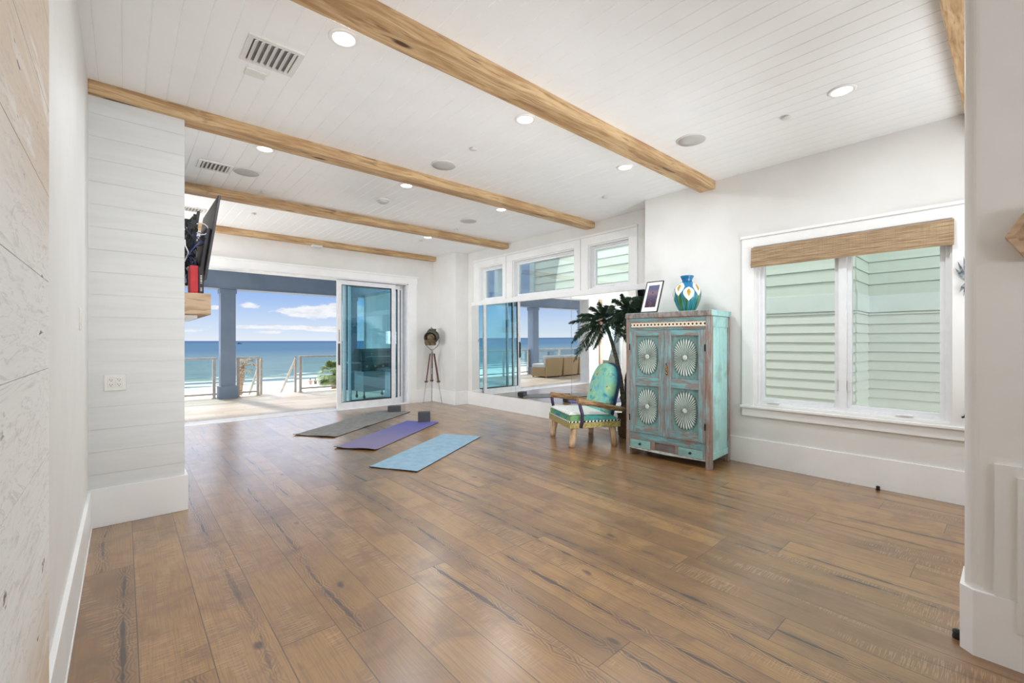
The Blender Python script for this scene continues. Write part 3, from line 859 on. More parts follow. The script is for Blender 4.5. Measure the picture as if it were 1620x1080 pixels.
# woven shade
t = thing('window_shade', 'folded woven grass roman shade in tan brown hung on the big right window', 'blind', (XR - .04, 1.06, 2.03))
mb = MB()
yh = .742
prof = [(.0, .205), (-.012, .205), (-.014, .075), (-.020, .062), (-.016, .050), (-.022, .046), (-.026, .020), (-.020, .0), (.0, .004), (.012, .03), (.010, .205)]
n = len(prof)
vs = [(p[0], -yh, p[1]) for p in prof] + [(p[0], yh, p[1]) for p in prof]
mb.add(vs, [(i, (i + 1) % n, n + (i + 1) % n, n + i) for i in range(n)] + [tuple(range(n)), tuple(range(2 * n - 1, n - 1, -1))])
mb.build('woven_fabric', 'blind', t)
MB().box(.010, .036, -yh + .006, yh - .006, .17, .20).build('head_rail', 'plate', t)
MB().tube([(-.004, yh + .003, .19), (-.004, yh + .004, .05), (.0, yh + .003, .03)], .003, 6).build('lift_cord', 'cable_white', t)

# ------------------------------------------------------------------ door opening
struct(MB().box(DX1, 4.56, YF - .022, YF, 0, DZ + .0).box(DX0 - .13, 4.575, YF - .022, YF, DZ, 2.565).box(DX0 - .14, 4.59, YF - .04, YF, 2.565, 2.595).box(DX0 - .13, DX0, YF - .022, YF, 0, DZ).build('trim_door_casing', 'trim', bevel=.002))
struct(MB().box(DX1 - .02, DX1, YF, YF + .3, 0, DZ).box(DX0, DX0 + .02, YF, YF + .3, 0, DZ).box(DX0, DX1, YF, YF + .3, DZ - .02, DZ).build('trim_door_jamb', 'alu'))
mb = MB().box(DX0, DX1, YF - .01, YF + .3, -.0, .006)
for k in range(5): mb.box(DX0, DX1, YF + .04 + k * .065, YF + .048 + k * .065, .006, .016)
struct(mb.build('trim_door_track', 'alu'))
def panel(idx, x0, w, y, s, handle):
    t = bpy.data.objects.new('door_%d' % idx, None); COL.objects.link(t); t.location = (x0, y, .012); struct(t)
    H = DZ - .04; b = .12
    mb = MB().box(0, s, -.022, .022, 0, H).box(w - s, w, -.022, .022, 0, H).box(s, w - s, -.022, .022, 0, b).box(s, w - s, -.022, .022, H - .085, H)
    mb.build('door_frame', 'alu', t, bevel=.003)
    mb = MB()
    for (a, c_) in ((s, s + .008), (w - s - .008, w - s)): mb.box(a, c_, -.018, .018, b, H - .085)
    mb.box(s, w - s, -.018, .018, b, b + .008).box(s, w - s, -.018, .018, H - .093, H - .085)
    mb.build('glazing_bead', 'black', t)
    MB().box(s - .005, w - s + .005, -.004, .004, b - .005, H - .08).build('pane', 'blueglass', t)
    if handle:
        MB().box(.018, .052, -.038, -.022, .82, 1.22).box(.022, .030, -.062, -.036, .84, 1.20).build('door_handle', 'handle_black', t, bevel=.004)
        MB().box(.028, .044, -.030, -.022, 1.26, 1.48).build('lock_plate', 'chrome', t, bevel=.003)
    return t
panel(1, 2.96, 1.165, YF + .075, .085, True)
panel(2, 3.10, 1.155, YF + .145, .05, False)
panel(3, 3.235, 1.12, YF + .215, .045, False)

# alcove window beyond the chimney breast (seen in the mirror)
t = bpy.data.objects.new('window_5', None); COL.objects.link(t); t.location = (0, YF, 0); struct(t)
mb = MB().box(-1.4, -1.34, .05, .15, .35, 2.3).box(-.40, -.34, .05, .15, .35, 2.3).box(-1.34, -.40, .05, .15, .35, .42).box(-1.34, -.40, .05, .15, 2.23, 2.3)
mb.build('window_frame', 'vinyl', t); MB().box(-1.35, -.39, .095, .101, .41, 2.24).build('pane', 'glass', t)
struct(MB().box(-.30, -.17, YF - .03, YF, 0, 2.45).build('trim_wood_post', 'brick'))

# switches and outlets
t = thing('wall_outlet', 'double white electrical outlet plate on the shiplap wall at left', 'outlet', (-.043, CB0, .988))
MB().box(-.058, .058, -.007, 0, -.057, .057).build('cover_plate', 'plate', t, bevel=.003)
for xx in (-.021, .021):
    o = MB().box(xx - .0165, xx + .0165, -.0095, -.006, -.034, .034).build('receptacle', 'plate', t, bevel=.002)
    mb = MB()
    for zz in (.017, -.017):
        mb.box(xx - .0075, xx - .0055, -.0105, -.009, zz, zz + .009).box(xx + .0055, xx + .0075, -.0105, -.009, zz, zz + .008)
        mb.lathe([(.0026, 0), (.0026, .0012)], 12, (xx, -.0093, zz - .006), Matrix.Rotation(pi / 2, 4, 'X'))
    mb.build('socket_slots', 'black', t)
def switch(name, loc, rz, l):
    t = thing(name, l, 'switch', loc, rz)
    MB().box(-.036, .036, -.006, 0, -.058, .058).build('cover_plate', 'plate', t, bevel=.002)
    MB().box(-.016, .016, -.010, -.005, -.033, .033).build('rocker', 'plate', t, bevel=.002)
    return t
switch('light_switch', (4.70, YF, 1.06), 0, 'white light switch on the far wall beside the tripod lamp')
switch('light_switch', (XL, 3.38, 1.40), pi / 2, 'white light switch on the left wall, seen edge on')


# ------------------------------------------------------------------ mirrors (three plates, top leaning 0.3 degrees into the room)
ml = ['wall mirror plate farthest from camera, reflecting the blue door glass', 'middle wall mirror plate reflecting the deck column and wicker seats', 'wall mirror plate behind the palm and the armchair']
for k, (ya, yb) in enumerate(((5.882, 7.19), (4.572, 5.878), (3.262, 4.568))):
    h = 1.705; w = (yb - ya) / 2
    mb = MB().box(-.006, 0, -w, w, 0, h)
    o = mb.build('wall_mirror', 'mirror', bevel=.0012, seg=1, loc=(XM - .012, (ya + yb) / 2, .266), rot=(0, radians(-.29), 0))
    tag(o, ml[k], 'mirror', 'frameless wall mirror plates')

# rustic panel on the left
mb = MB()
z = 1.019 - .1985 * 5
mb.box(XL, XL + .047, -3.9, 1.486, .0, HC - .002)
while z < HC:
    a = max(z, 0.0); b = min(z + .1985, HC - .002)
    mb.box(XL + .047, XL + .05, -3.9, 1.488, a + .0008, b - .0008)
    z += .1985
o = mb.build('wall_rustic_cladding', 'rustic'); struct(o)
# ------------------------------------------------------------------ fireplace mantel, television, books
t = thing('mantel_shelf', 'thick wooden mantel shelf sticking out below the television', 'shelf', (.35, 5.75, 1.515))
MB().box(0, .246, -.95, .83, 0, .19).build('shelf_beam', 'mantel', t, bevel=.004)
MB().box(0, .16, -.8, .75, -.03, 0).build('underside_cleat', 'trim', t, bevel=.003)

tv = thing('television', 'large flat television tilted on its wall mount, seen from behind', 'television', (.66, 5.77, 2.30), rot=(0, radians(8.0), 0))
MB().box(-.012, .010, -.555, .555, -.43, .43).build('back_cover', 'tvback', tv, bevel=.006)
MB().box(-.055, -.012, -.48, .48, -.36, .10).build('electronics_housing', 'tvback', tv, bevel=.012)
MB().box(.0101, .0115, -.548, .548, -.42, .423).build('screen', 'screen', tv)
mt = thing('television_mount', 'black articulated wall mount with levers behind the television', 'wall mount', (.35, 5.95, 2.30))
MB().box(0, .02, -.28, .28, -.2, .2).build('wall_plate', 'black', mt, bevel=.003)
MB().bar((.02, -.18, .1), (.20, -.42, .12), .05, .03).bar((.20, -.42, .12), (.215, -.1, .1), .05, .03).build('swing_arm', 'black', mt, bevel=.004)
MB().bar((.02, .18, -.1), (.21, .3, -.08), .05, .03).build('swing_arm', 'black', mt, bevel=.004)
for (ya, yb, xa) in ((-.56, -.60, .215), (-.42, -.42, .20), (.3, .3, .20)): MB().bar((xa, ya, .27), (xa - .075, yb, -.28), .05, .025).build('tilt_bracket', 'black', mt, bevel=.004)
random.seed(3)
cb = thing('cable_bundle', 'tangle of black, blue and white cables hanging behind the television', 'cables', (.48, 5.3, 2.12))
for nm, mt_, cnt in (('black_cable', 'black', 16), ('blue_cable', 'cable_blue', 5), ('white_cable', 'cable_white', 5)):
    mb = MB()
    for k in range(cnt):
        x0 = random.uniform(-.03, .07); y0 = random.uniform(-.12, .25); z0 = random.uniform(.1, .42)
        pts = []
        for i in range(9):
            tt = i / 8
            pts.append((x0 + .035 * sin(tt * 7 + k) - tt * .03 + random.uniform(-.015, .015), y0 + .05 * cos(tt * 6 + k * 2), z0 - tt * random.uniform(.34, .42)))
        mb.tube(pts, .0055 if nm != 'black_cable' else .008, 6)
    for k in range(cnt // 3):
        c = (random.uniform(-.03, .1), random.uniform(-.1, .1), random.uniform(-.1, .35)); r = random.uniform(.03, .06)
        mb.tube([(c[0] + r * cos(a * pi / 6), c[1] + random.uniform(-.01, .01), c[2] + r * sin(a * pi / 6)) for a in range(13)], .005, 6)
    mb.build(nm, mt_, cb)
MB().box(-.04, .06, -.02, .10, .06, .34).build('power_adapter', 'black', cb, bevel=.01)
def book(x0, x1, y, h, dep, cover, l, lean=0.0):
    t = thing('book', l, 'book', (x0, y, 1.706), rot=(0, lean, 0), group='books on the mantel')
    w = x1 - x0
    MB().box(0, .003, 0, dep, 0, h).box(w - .003, w, 0, dep, 0, h).box(0, w, 0, .003, 0, h).build('cover', cover, t, bevel=.001)
    MB().box(.003, w - .003, .003, dep - .006, .004, h - .004).build('pages', 'paper', t)
    return t
book(.452, .512, 4.90, .255, .19, 'red', 'thick book with red spine standing on the mantel end')
b2 = book(.516, .556, 4.93, .25, .19, 'darkbook', 'dark book with white lettering on its spine, right of the red one')
mb = MB()
for i, zz in enumerate((.10, .115, .127, .140, .153, .166, .03, .042, .055)):
    mb.box(.014, .027, -.0012, 0, zz, zz + (.008 if i % 2 else .006))
mb.build('spine_lettering', 'paper', b2)

# ------------------------------------------------------------------ armoire
W, D, H = .948, .515, 1.59
arm = thing('armoire', 'weathered turquoise carved two-door armoire standing against the right wall', 'armoire', (4.31, 2.932, 0), atan2(-.998, .059))
X = lambda t_: t_ * W
pl, pr = X(.047), X(.94)
MB().box(0, pl, 0, .05, 0, 1.53).build('corner_post', 'arm_bare', arm, bevel=.003)
MB().box(pr, W, 0, .05, 0, 1.53).build('corner_post', 'arm_bare', arm, bevel=.003)
MB().box(0, .04, D - .05, D, 0, 1.53).build('corner_post', 'arm_bare', arm, bevel=.003)
MB().box(W - .045, W, D - .05, D, 0, 1.53).build('corner_post', 'arm_bare', arm, bevel=.003)
for (xa, xb) in ((.012, .03), (W - .03, W - .012)):
    mb = MB(); n = 4
    for k in range(n):
        ya = .05 + (D - .10) * k / n; yb = .05 + (D - .10) * (k + 1) / n
        mb.box(xa, xb, ya + .001, yb - .001, .13, 1.50)
    mb.build('side_panel', 'arm_side', arm, bevel=.002)
for (xa, xb) in ((.004, .034), (W - .034, W - .004)):
    for (za, zb_) in ((.085, .15), (1.42, 1.53)):
        MB().box(xa, xb, .05, D - .05, za, zb_).build('side_rail', 'arm_side', arm, bevel=.002)
MB().box(.03, W - .03, D - .02, D - .005, .09, 1.53).build('back_panel', 'arm_bare', arm)
MB().box(.03, W - .03, .05, D - .02, .085, .10).build('bottom_board', 'arm_bare', arm)
# header with inlay
MB().box(pl, pr, .004, .04, 1.395, 1.53).build('header_rail', 'arm_h', arm, bevel=.002)
MB().box(.066, .892, -.001, .006, 1.432, 1.478).build('ivory_inlay_strip', 'ivory', arm)
MB().box(.055, .903, -.004, .004, 1.424, 1.432).box(.055, .903, -.004, .004, 1.478, 1.486).build('inlay_bead', 'arm_bare', arm, bevel=.001)
# reeded cornice
mb = MB()
nr = 92
for k in range(nr):
    xa = -.006 + (W + .012) * k / nr; xb = xa + (W + .012) / nr
    mb.box(xa + .0012, xb - .0012, -.012, -.004, 1.538, 1.584)
mb.box(-.006, W + .006, -.006, D + .0, 1.532, 1.586)
mb.build('reeded_cornice', 'reed', arm)
MB().box(W + .0055, W + .009, -.004, D, 1.534, 1.588).box(-.004, W + .008, -.004, D, 1.5855, 1.590).build('top_board', 'arm_side', arm, bevel=.001)
# doors
def burst(cx, cz, a, b, mat_parent):
    mb = MB(); n = 38; rings = 6; ex = 2.6
    N2 = n * 2
    vs = []
    for r in range(rings + 1):
        f = .13 + .87 * r / rings
        for k in range(N2):
            th = 2 * pi * k / N2
            c_, s_ = cos(th), sin(th)
            rad = 1.0 / ((abs(c_ / a) ** ex + abs(s_ / b) ** ex) ** (1 / ex))
            ridge = .0 if k % 2 else 1.0
            h = .004 + .015 * ridge * (.30 + .70 * f) + .004 * (1 - f)
            if r == rings: h = .002 + .007 * ridge
            vs.append((cx + rad * f * c_, -h + .022, cz + rad * f * s_))
    fs = []
    for r in range(rings):
        for k in range(N2):
            p = r * N2 + k; q = r * N2 + (k + 1) % N2
            fs.append((p, q, q + N2, p + N2))
    fs.append(tuple(range(N2)))
    mb.add(vs, fs)
    # outer skirt
    o = rings * N2
    vs2 = [vs[o + k] for k in range(N2)] + [(vs[o + k][0], .024, vs[o + k][2]) for k in range(N2)]
    mb.add(vs2, [(k, (k + 1) % N2, N2 + (k + 1) % N2, N2 + k) for k in range(N2)])
    return mb
def rosette(cx, cz):
    mb = MB()
    for k in range(8):
        a = 2 * pi * k / 8
        mb.lathe([(.0095, 0), (.008, .005), (.003, .008)], 10, (cx + .017 * cos(a), .010, cz + .017 * sin(a)), Matrix.Rotation(pi / 2, 4, 'X'))
    mb.lathe([(.011, 0), (.009, .007), (.003, .011)], 14, (cx, .010, cz), Matrix.Rotation(pi / 2, 4, 'X'))
    return mb
for side, (t0, t1, p0, p1) in enumerate(((.047, .489, .122, .416), (.489, .94, .562, .868))):
    xa, xb, qa, qb = X(t0) + .001, X(t1) - .001, X(p0), X(p1)
    dth0, dth1 = -.002 - .006 * side, .03
    zb, zt = .257, 1.393
    d = MB().box(xa, qa, dth0, dth1, zb, zt).box(qb, xb, dth0, dth1, zb, zt).build('door', 'arm_v', arm, bevel=.002)
    for (z0, z1) in ((1.335, zt), (.785, .88), (zb, .33)): MB().box(qa, qb, dth0, dth1, z0, z1).build('door_rail', 'arm_h', d, bevel=.002)
    for (z0, z1) in ((.88, 1.335), (.33, .785)):
        pn = MB().box(qa, qb, .022, .028, z0, z1).build('carved_panel', 'arm_panel', d)
        fr = MB()
        w = .008
        fr.box(qa, qa + w, .006, .022, z0, z1).box(qb - w, qb, .006, .022, z0, z1).box(qa, qb, .006, .022, z0, z0 + w).box(qa, qb, .006, .022, z1 - w, z1)
        fr.build('panel_moulding', 'arm_bare', d, bevel=.002)
        cx, cz = (qa + qb) / 2, (z0 + z1) / 2
        burst(cx, cz, (qb - qa) / 2 - .022, (z1 - z0) / 2 - .028, d).build('sunburst_carving', 'burst', d)
        rosette(cx, cz).build('rosette', 'burst', d)
    # hinges
    hx = xa + .0 if side == 0 else xb
    for hz in (1.21, .42):
        MB().box(hx - .006, hx + .006, dth0 - .004, dth0 + .002, hz - .035, hz + .035).build('hinge', 'iron', d, bevel=.001)
    if side == 1:
        hx = xa + .026
        MB().lathe([(.004, -.045), (.011, -.03), (.006, -.012), (.012, 0), (.006, .014), (.011, .03), (.003, .045)], 14, (hx, dth0 - .010, .965)).box(hx - .009, hx + .009, dth0 - .004, dth0 + .001, .915, 1.015).build('door_handle', 'brass', d, bevel=.001)
        MB().tube([(hx, dth0 - .006, 1.02), (hx - .004, dth0 - .012, 1.035), (hx, dth0 - .006, 1.045)], .004, 8).build('hasp', 'iron', d)
# base: rails, drawers
MB().box(pl, pr, .004, .04, .178, .256).build('lower_rail', 'arm_h', arm, bevel=.002)
for (ta, tb) in ((.047, .055), (.314, .362), (.606, .642), (.916, .94)):
    MB().box(X(ta), X(tb), .004, .04, .085, .178).build('drawer_divider', 'arm_bare', arm, bevel=.002)
MB().box(X(.362), X(.606), .018, .03, .088, .178).build('recessed_panel', 'arm_mid', arm)
for (ta, tb) in ((.055, .314), (.642, .916)):
    xa, xb = X(ta) + .002, X(tb) - .002
    dr = MB().box(xa, xb, -.003, .30, .090, .175).build('drawer', 'arm_drawer', arm, bevel=.002)
    xc = (xa + xb) / 2
    MB().lathe([(.014, 0), (.013, .004), (.005, .006), (.005, .016), (.011, .020), (.007, .027)], 14, (xc, -.003, .134), Matrix.Rotation(pi / 2, 4, 'X')).build('drawer_knob', 'iron', dr)
mb = MB()   # thin curved lower lip
n = 24
pts = [(pl + (pr - pl) * k / n, .082 - .012 * sin(pi * k / n) * 0 - .012 * (1 - abs(2 * k / n - 1))) for k in range(n + 1)]
vs = []
for (x_, z_) in pts: vs += [(x_, .0, .088), (x_, .0, z_ - .006), (x_, .02, z_ - .006), (x_, .02, .088)]
fs = []
for k in range(n):
    for q in range(4):
        fs.append((k * 4 + q, k * 4 + (q + 1) % 4, (k + 1) * 4 + (q + 1) % 4, (k + 1) * 4 + q))
mb.add(vs, fs).build('scalloped_lip', 'edge_white', arm)

# ------------------------------------------------------------------ vase
v = thing('vase', 'blue vase painted with white calla lilies on the armoire', 'vase', (4.62, 2.365, 1.5905))
prof = [(.052, 0), (.070, .004), (.092, .03), (.118, .085), (.138, .15), (.143, .20), (.136, .25), (.110, .295), (.074, .322), (.052, .334), (.050, .345), (.056, .360), (.068, .385), (.071, .394), (.066, .398), (.052, .385), (.044, .36)]
def vrad(z):
    for (r0, z0), (r1, z1) in zip(prof[:9], prof[1:10]):
        if z0 <= z <= z1: return r0 + (r1 - r0) * (z - z0) / (z1 - z0)
    return .07
MB().lathe(prof[:10], 48).build('body', 'vase', v)
MB().lathe(prof[9:], 48).build('neck', 'vaseblue', v)
ca = atan2(-2.365, -4.62)
for k in range(8):
    a0 = ca + 2 * pi * k / 8 + .12
    zc = .19 if k % 2 == 0 else .245
    def patch(w, h, off, zc_, n=10):
        vs = []; fs = []
        for i in range(n + 1):
            s = i / n; z_ = zc_ - h / 2 + h * s
            wid = w * (sin(pi * min(1, s * 1.0)) ** .8) * (.55 + .75 * s) if 0 < s < 1 else 0.0
            for j in range(7):
                a = a0 + (j / 6 - .5) * wid / max(vrad(z_), .05)
                r = vrad(z_) + off
                vs.append((r * cos(a), r * sin(a), z_))
        for i in range(n):
            for j in range(6):
                p = i * 7 + j; fs.append((p, p + 1, p + 8, p + 7))
        return MB().add(vs, fs, True)
    ly = patch(.118, .15, .0022, zc).build('lily_motif', 'lily', v)
    patch(.040, .082, .0040, zc + .014).build('spadix', 'lilyyellow', ly)

# ------------------------------------------------------------------ framed photograph, leaning back
pf = thing('picture_frame', 'small framed dusk skyline photograph leaning back on the armoire', 'picture frame', (4.40, 2.70, 1.5965), rot=(radians(-22), 0, radians(-90)))
w, h = .105, .385
MB().box(-w, -w + .008, -.009, .009, 0, h).box(w - .008, w, -.009, .009, 0, h).box(-w + .008, w - .008, -.009, .009, 0, .008).box(-w + .008, w - .008, -.009, .009, h - .008, h).build('frame_moulding', 'frame', pf, bevel=.001)
MB().box(-w + .007, w - .007, -.003, .008, .007, h - .007).build('mount_board', 'matboard', pf)
MB().box(-w + .038, w - .038, -.0042, -.003, .062, h - .048).build('photo_print', 'photo', pf)
MB().bar((0, .008, .26), (0, .135, .052), .05, .004, up=(1, 0, 0)).build('easel_back', 'frame', pf)

# ------------------------------------------------------------------ armchair
ch = thing('armchair', 'low log armchair with painted turquoise floral upholstery beside the armoire', 'armchair', (4.47, 3.70, 0), radians(63.2))
def log(a, b, r0, r1, seed, n=12, seg=6, wob=.006):
    random.seed(seed); a = Vector(a); b = Vector(b); pts = []; rr = []
    for i in range(seg + 1):
        t_ = i / seg; p = a.lerp(b, t_)
        pts.append(p + Vector((random.uniform(-wob, wob), random.uniform(-wob, wob), 0)))
        rr.append(r0 + (r1 - r0) * t_ + random.uniform(-.002, .002))
    return MB().tube(pts, rr, n)
for k, (lx, ly, tx, ty) in enumerate(((-.34, .29, -.325, .255), (.34, .29, .325, .255), (-.34, -.27, -.32, -.25), (.34, -.27, .32, -.25))):
    log((lx, ly, 0), (tx, ty, .245), .036, .044, k + 5, 12, 5, .003).build('leg', 'log', ch)
# carved frame rails
mb = MB().box(-.375, .375, .285, .33, .225, .30).box(-.375, -.33, -.31, .285, .225, .30).box(.33, .375, -.31, .285, .225, .30).box(-.375, .375, -.34, -.30, .225, .30).box(-.33, .33, -.30, .285, .235, .25)
mb.build('seat_frame', 'gold', ch, bevel=.006)
mb = MB()
ring = [(-.37, -.33, .305), (-.37, .325, .305), (.37, .325, .305), (.37, -.33, .305), (-.37, -.33, .305)]
for a_, b_ in zip(ring, ring[1:]): mb.tube([a_, b_], .011, 8)
mb.build('checked_piping', 'check', ch)
def pad(x0, x1, y0, y1, z0, z1f, z1b, r, nx=12, ny=12, puff=.02):
    """soft cushion: grid top + sides"""
    mb = MB(); vs = []; fs = []
    for j in range(ny + 1):
        for i in range(nx + 1):
            u, w_ = i / nx, j / ny
            e = min(u, 1 - u, w_, 1 - w_)
            k = min(1, e / .12); k = sin(k * pi / 2)
            z = (z1b + (z1f - z1b) * w_)
            vs.append((x0 + (x1 - x0) * u, y0 + (y1 - y0) * w_, z - r * (1 - k) + puff * sin(pi * u) * sin(pi * w_)))
    for j in range(ny):
        for i in range(nx):
            p = j * (nx + 1) + i; fs.append((p, p + 1, p + nx + 2, p + nx + 1))
    mb.add(vs, fs, True)
    idx = [i for i in range(nx + 1)] + [j * (nx + 1) + nx for j in range(1, ny + 1)] + [ny * (nx + 1) + i for i in range(nx - 1, -1, -1)] + [j * (nx + 1) for j in range(ny - 1, 0, -1)]
    top = [vs[i] for i in idx]; n_ = len(top)
    bot = [(p[0], p[1], z0) for p in top]
    mb.add(top + bot, [(k, (k + 1) % n_, n_ + (k + 1) % n_, n_ + k) for k in range(n_)] + [tuple(range(2 * n_ - 1, n_ - 1, -1))], False)
    return mb
pad(-.36, .36, -.29, .315, .30, .40, .37, .03).build('seat_cushion', 'chairseat', ch, weld=True)
pad(-.335, .335, -.20, .325, .385, .418, .395, .022, puff=.022).build('seat_top_canvas', 'throw', ch, weld=True)
# arched back
def arch(w, h, sq=.46, n=24):
    p = [(-w, 0), (w, 0)]
    hh = h * sq
    for k in range(n + 1):
        a = pi * k / n
        p.append((w * (abs(cos(a)) ** .8) * (1 if cos(a) > 0 else -1), hh + (h - hh) * (sin(a) ** .85 if sin(a) > 0 else 0)))
    q = []
    for i in p:
        if not q or (abs(i[0] - q[-1][0]) + abs(i[1] - q[-1][1])) > 1e-4: q.append(i)
    return q
Rb = Matrix.Translation((0, -.235, .335)) @ Matrix.Rotation(radians(90 + 14), 4, 'X')
bk = MB(); P = arch(.30, .66)
layers = [(.0, 1.0), (.055, 1.0), (.085, .96), (.10, .88), (.106, .6), (.108, .25)]
vs = []; fs = []; n_ = len(P)
for (zz, sc) in layers:
    for (px_, py_) in P:
        vs.append(Rb @ Vector((px_ * sc, .30 + (py_ - .30) * sc, -zz)))
for L_ in range(len(layers) - 1):
    for k in range(n_):
        fs.append((L_ * n_ + k, L_ * n_ + (k + 1) % n_, (L_ + 1) * n_ + (k + 1) % n_, (L_ + 1) * n_ + k))
fs.append(tuple(range(n_))); fs.append(tuple((len(layers) - 1) * n_ + k for k in range(n_)))
# Rotation puts layer offset -zz toward +y (front)
bk.add(vs, fs, True).build('backrest', 'chairback', ch)
MB().prism(arch(.315, .68), .0, .03, Matrix.Translation((0, -.238, .33)) @ Matrix.Rotation(radians(90 + 14), 4, 'X')).build('back_shell', 'navy', ch, bevel=.006)
for s, (ya, yb) in ((-1, (.23, -.40)), (1, (.31, -.36))):
    p0 = Vector((s * .37, ya, .555)); p1 = Vector((s * .355, yb, .43))
    m1 = p0.lerp(p1, .35) + Vector((0, 0, .006)); m2 = p0.lerp(p1, .7) + Vector((0, 0, -.004))
    MB().tube([p0, p0.lerp(p1, .04), m1, m2, p1], [.030, .037, .036, .033, .030], 14).build('armrest', 'armlog', ch)
    MB().tube([(s * .372, ya - .02 - .0, .545), (s * .392, ya - .03, .48), (s * .40, ya - .05, .40), (s * .398, ya - .05, .31), (s * .385, ya - .04, .235)], [.020, .021, .020, .021, .017], 12).build('arm_support', 'purple', ch)

# ------------------------------------------------------------------ artificial palm
pm = thing('potted_palm', 'tall dark green artificial palm with two trunks behind the armchair', 'palm', (5.07, 3.42, 0))
MB().lathe([(.11, 0), (.125, .02), (.14, .15), (.135, .28), (.145, .30), (.13, .30), (.125, .27)], 28).build('pot', 'pot', pm)
def world_to(o, p): return Vector(p) - Vector(o.location)
def curve_pts(a, b, bow, n=10):
    a = Vector(a); b = Vector(b); bow = Vector(bow)
    return [a.lerp(b, i / n) + bow * sin(pi * i / n) for i in range(n + 1)]
c1 = world_to(pm, (4.97, 3.72, 1.55)); c2 = world_to(pm, (5.06, 3.40, 1.66))
def trunk(a, b, bow, r0, r1):
    pts = curve_pts(a, b, bow, 26); rr = []
    for i in range(27): rr.append((r0 + (r1 - r0) * i / 26) * (1.06 if i % 2 else .95))
    return MB().tube(pts, rr, 12)
trunk((-.03, .03, .24), c1, (.025, -.045, 0), .034, .022).build('trunk', 'stem', pm)
trunk((.03, -.03, .24), c2, (.02, -.01, 0), .034, .022).build('trunk', 'stem', pm)
def frond(c, az, el, L, droop, seed, wid=.15):
    random.seed(seed)
    mb = MB(); n = 14
    d0 = Vector((cos(az) * cos(el), sin(az) * cos(el), sin(el)))
    side = Vector((-sin(az), cos(az), 0))
    pts = []
    def keep(v):
        v.x = min(v.x, XM - .05 - pm.location.x)
        if v.x + pm.location.x > 4.88: v.y = max(v.y, 3.12 - pm.location.y)
        return v
    for i in range(n + 1):
        t_ = i / n
        p = Vector(c) + d0 * L * t_ + Vector((0, 0, -1)) * droop * L * t_ ** 2.1
        keep(p)
        pts.append(p)
    mb.tube(pts, [.006 * (1 - .75 * i / n) for i in range(n + 1)], 6)
    for i in range(2, n * 7 + 1):
        t_ = i / (n * 7.0)
        if t_ < .16: continue
        k = min(int(t_ * n), n - 1); p = pts[k].lerp(pts[k + 1], t_ * n - k)
        tan = (pts[k + 1] - pts[k]).normalized()
        sd = side
        up = sd.cross(tan).normalized()
        if up.z < 0: up = -up
        ll = wid * (sin(pi * min(1, .18 + .80 * t_)) ** .7) * random.uniform(.85, 1.1)
        for s in (-1, 1):
            dirv = (sd * s * .85 + tan * .62 + up * random.uniform(-.45, .35)).normalized()
            tip = p + dirv * ll + Vector((0, 0, -.12 * ll))
            wv = (up * .5 + tan * .45 - sd * s * .2).normalized() * .0065
            q = p + dirv * ll * .45
            keep(tip); keep(q)
            mb.add([p, q + wv, tip, q - wv], [(0, 1, 2, 3)])
    return mb.build('frond', 'frond', pm)
a = radians(41.3)
# azimuth (world) of screen-left is 180-41.3 = 138.7 deg ; screen-right -41.3
SL = radians(138.7); TW = radians(228.7); SR = radians(-41.3)
fr1 = [(SL, 1.30, .30, .10), (SL + .15, .95, .34, .25), (SL - .2, .55, .44, .35), (SL + .1, .25, .52, .30), (SL + .45, .10, .50, .55), (SL - .3, -.05, .46, .6),
       (SL + .3, -.35, .50, .75), (TW, .35, .42, .9), (TW + .7, .1, .38, .9), (TW - .5, .75, .36, .6), (TW + .2, 1.15, .32, .3), (SR - .5, .45, .36, .7), (SL + .8, -.6, .36, .5), (TW - .9, -.2, .40, .8)]
for k, (az, el, L, dr) in enumerate(fr1): frond(c1, az, el, L, dr, 50 + k)
fr2 = [(SL, .95, .36, .35), (SL - .2, 1.25, .30, .15), (TW, 1.1, .30, .3), (SR, 1.1, .24, .2), (TW + .3, .45, .40, .8), (TW - .5, .2, .36, 1.1), (SL + .3, .35, .34, .9), (SR - .4, .5, .32, .5), (TW - .1, -.2, .36, 1.1), (SR - .7, .30, .34, .7)]
for k, (az, el, L, dr) in enumerate(fr2): frond(c2, az, el, L, dr, 90 + k)

# ------------------------------------------------------------------ tripod searchlight
tl = thing('tripod_lamp', 'vintage bronze searchlight floor lamp on a wooden tripod in the far corner', 'lamp', (4.745, 7.86, 0))
feet = [(-.155, .10), (.145, .27), (.115, -.175)]
hub = Vector((0, .02, 1.04))
for (fx, fy) in feet:
    foot = Vector((fx, fy, 0.0)); top = hub + Vector((fx * .22, fy * .22, -.02))
    mid = top.lerp(foot, .56); 
    dirv = (foot - top).normalized(); sd = dirv.cross(Vector((0, 0, 1))).normalized() * .014
    lg = MB().bar(top + sd, mid + sd, .012, .022).bar(top - sd, mid - sd, .012, .022).build('leg', 'mahog', tl, bevel=.002)
    MB().tube([top.lerp(foot, .42), foot + Vector((0, 0, .012)), foot], [.007, .006, .003], 8).build('lower_rod', 'steel', lg)
    MB().bar(mid + Vector((-.028, 0, 0)), mid + Vector((.028, 0, 0)), .03, .036).tube([mid + Vector((-.05, 0, .01)), mid + Vector((.05, 0, .01))], .005, 8).build('leg_clamp', 'copper', lg, bevel=.002)
MB().lathe([(.05, 0), (.052, .012), (.02, .02), (.014, .07), (.02, .08)], 20, hub + Vector((0, 0, -.03))).tube([hub + Vector((0, 0, 0)), hub + Vector((0, 0, -.32))], .006, 8).build('tripod_head', 'steel', tl)
hc = Vector((0, .02, 1.36)); 
az = radians(222)   # lamp faces the camera side, dipping slightly
fd = Vector((cos(az), sin(az), -.28)).normalized()
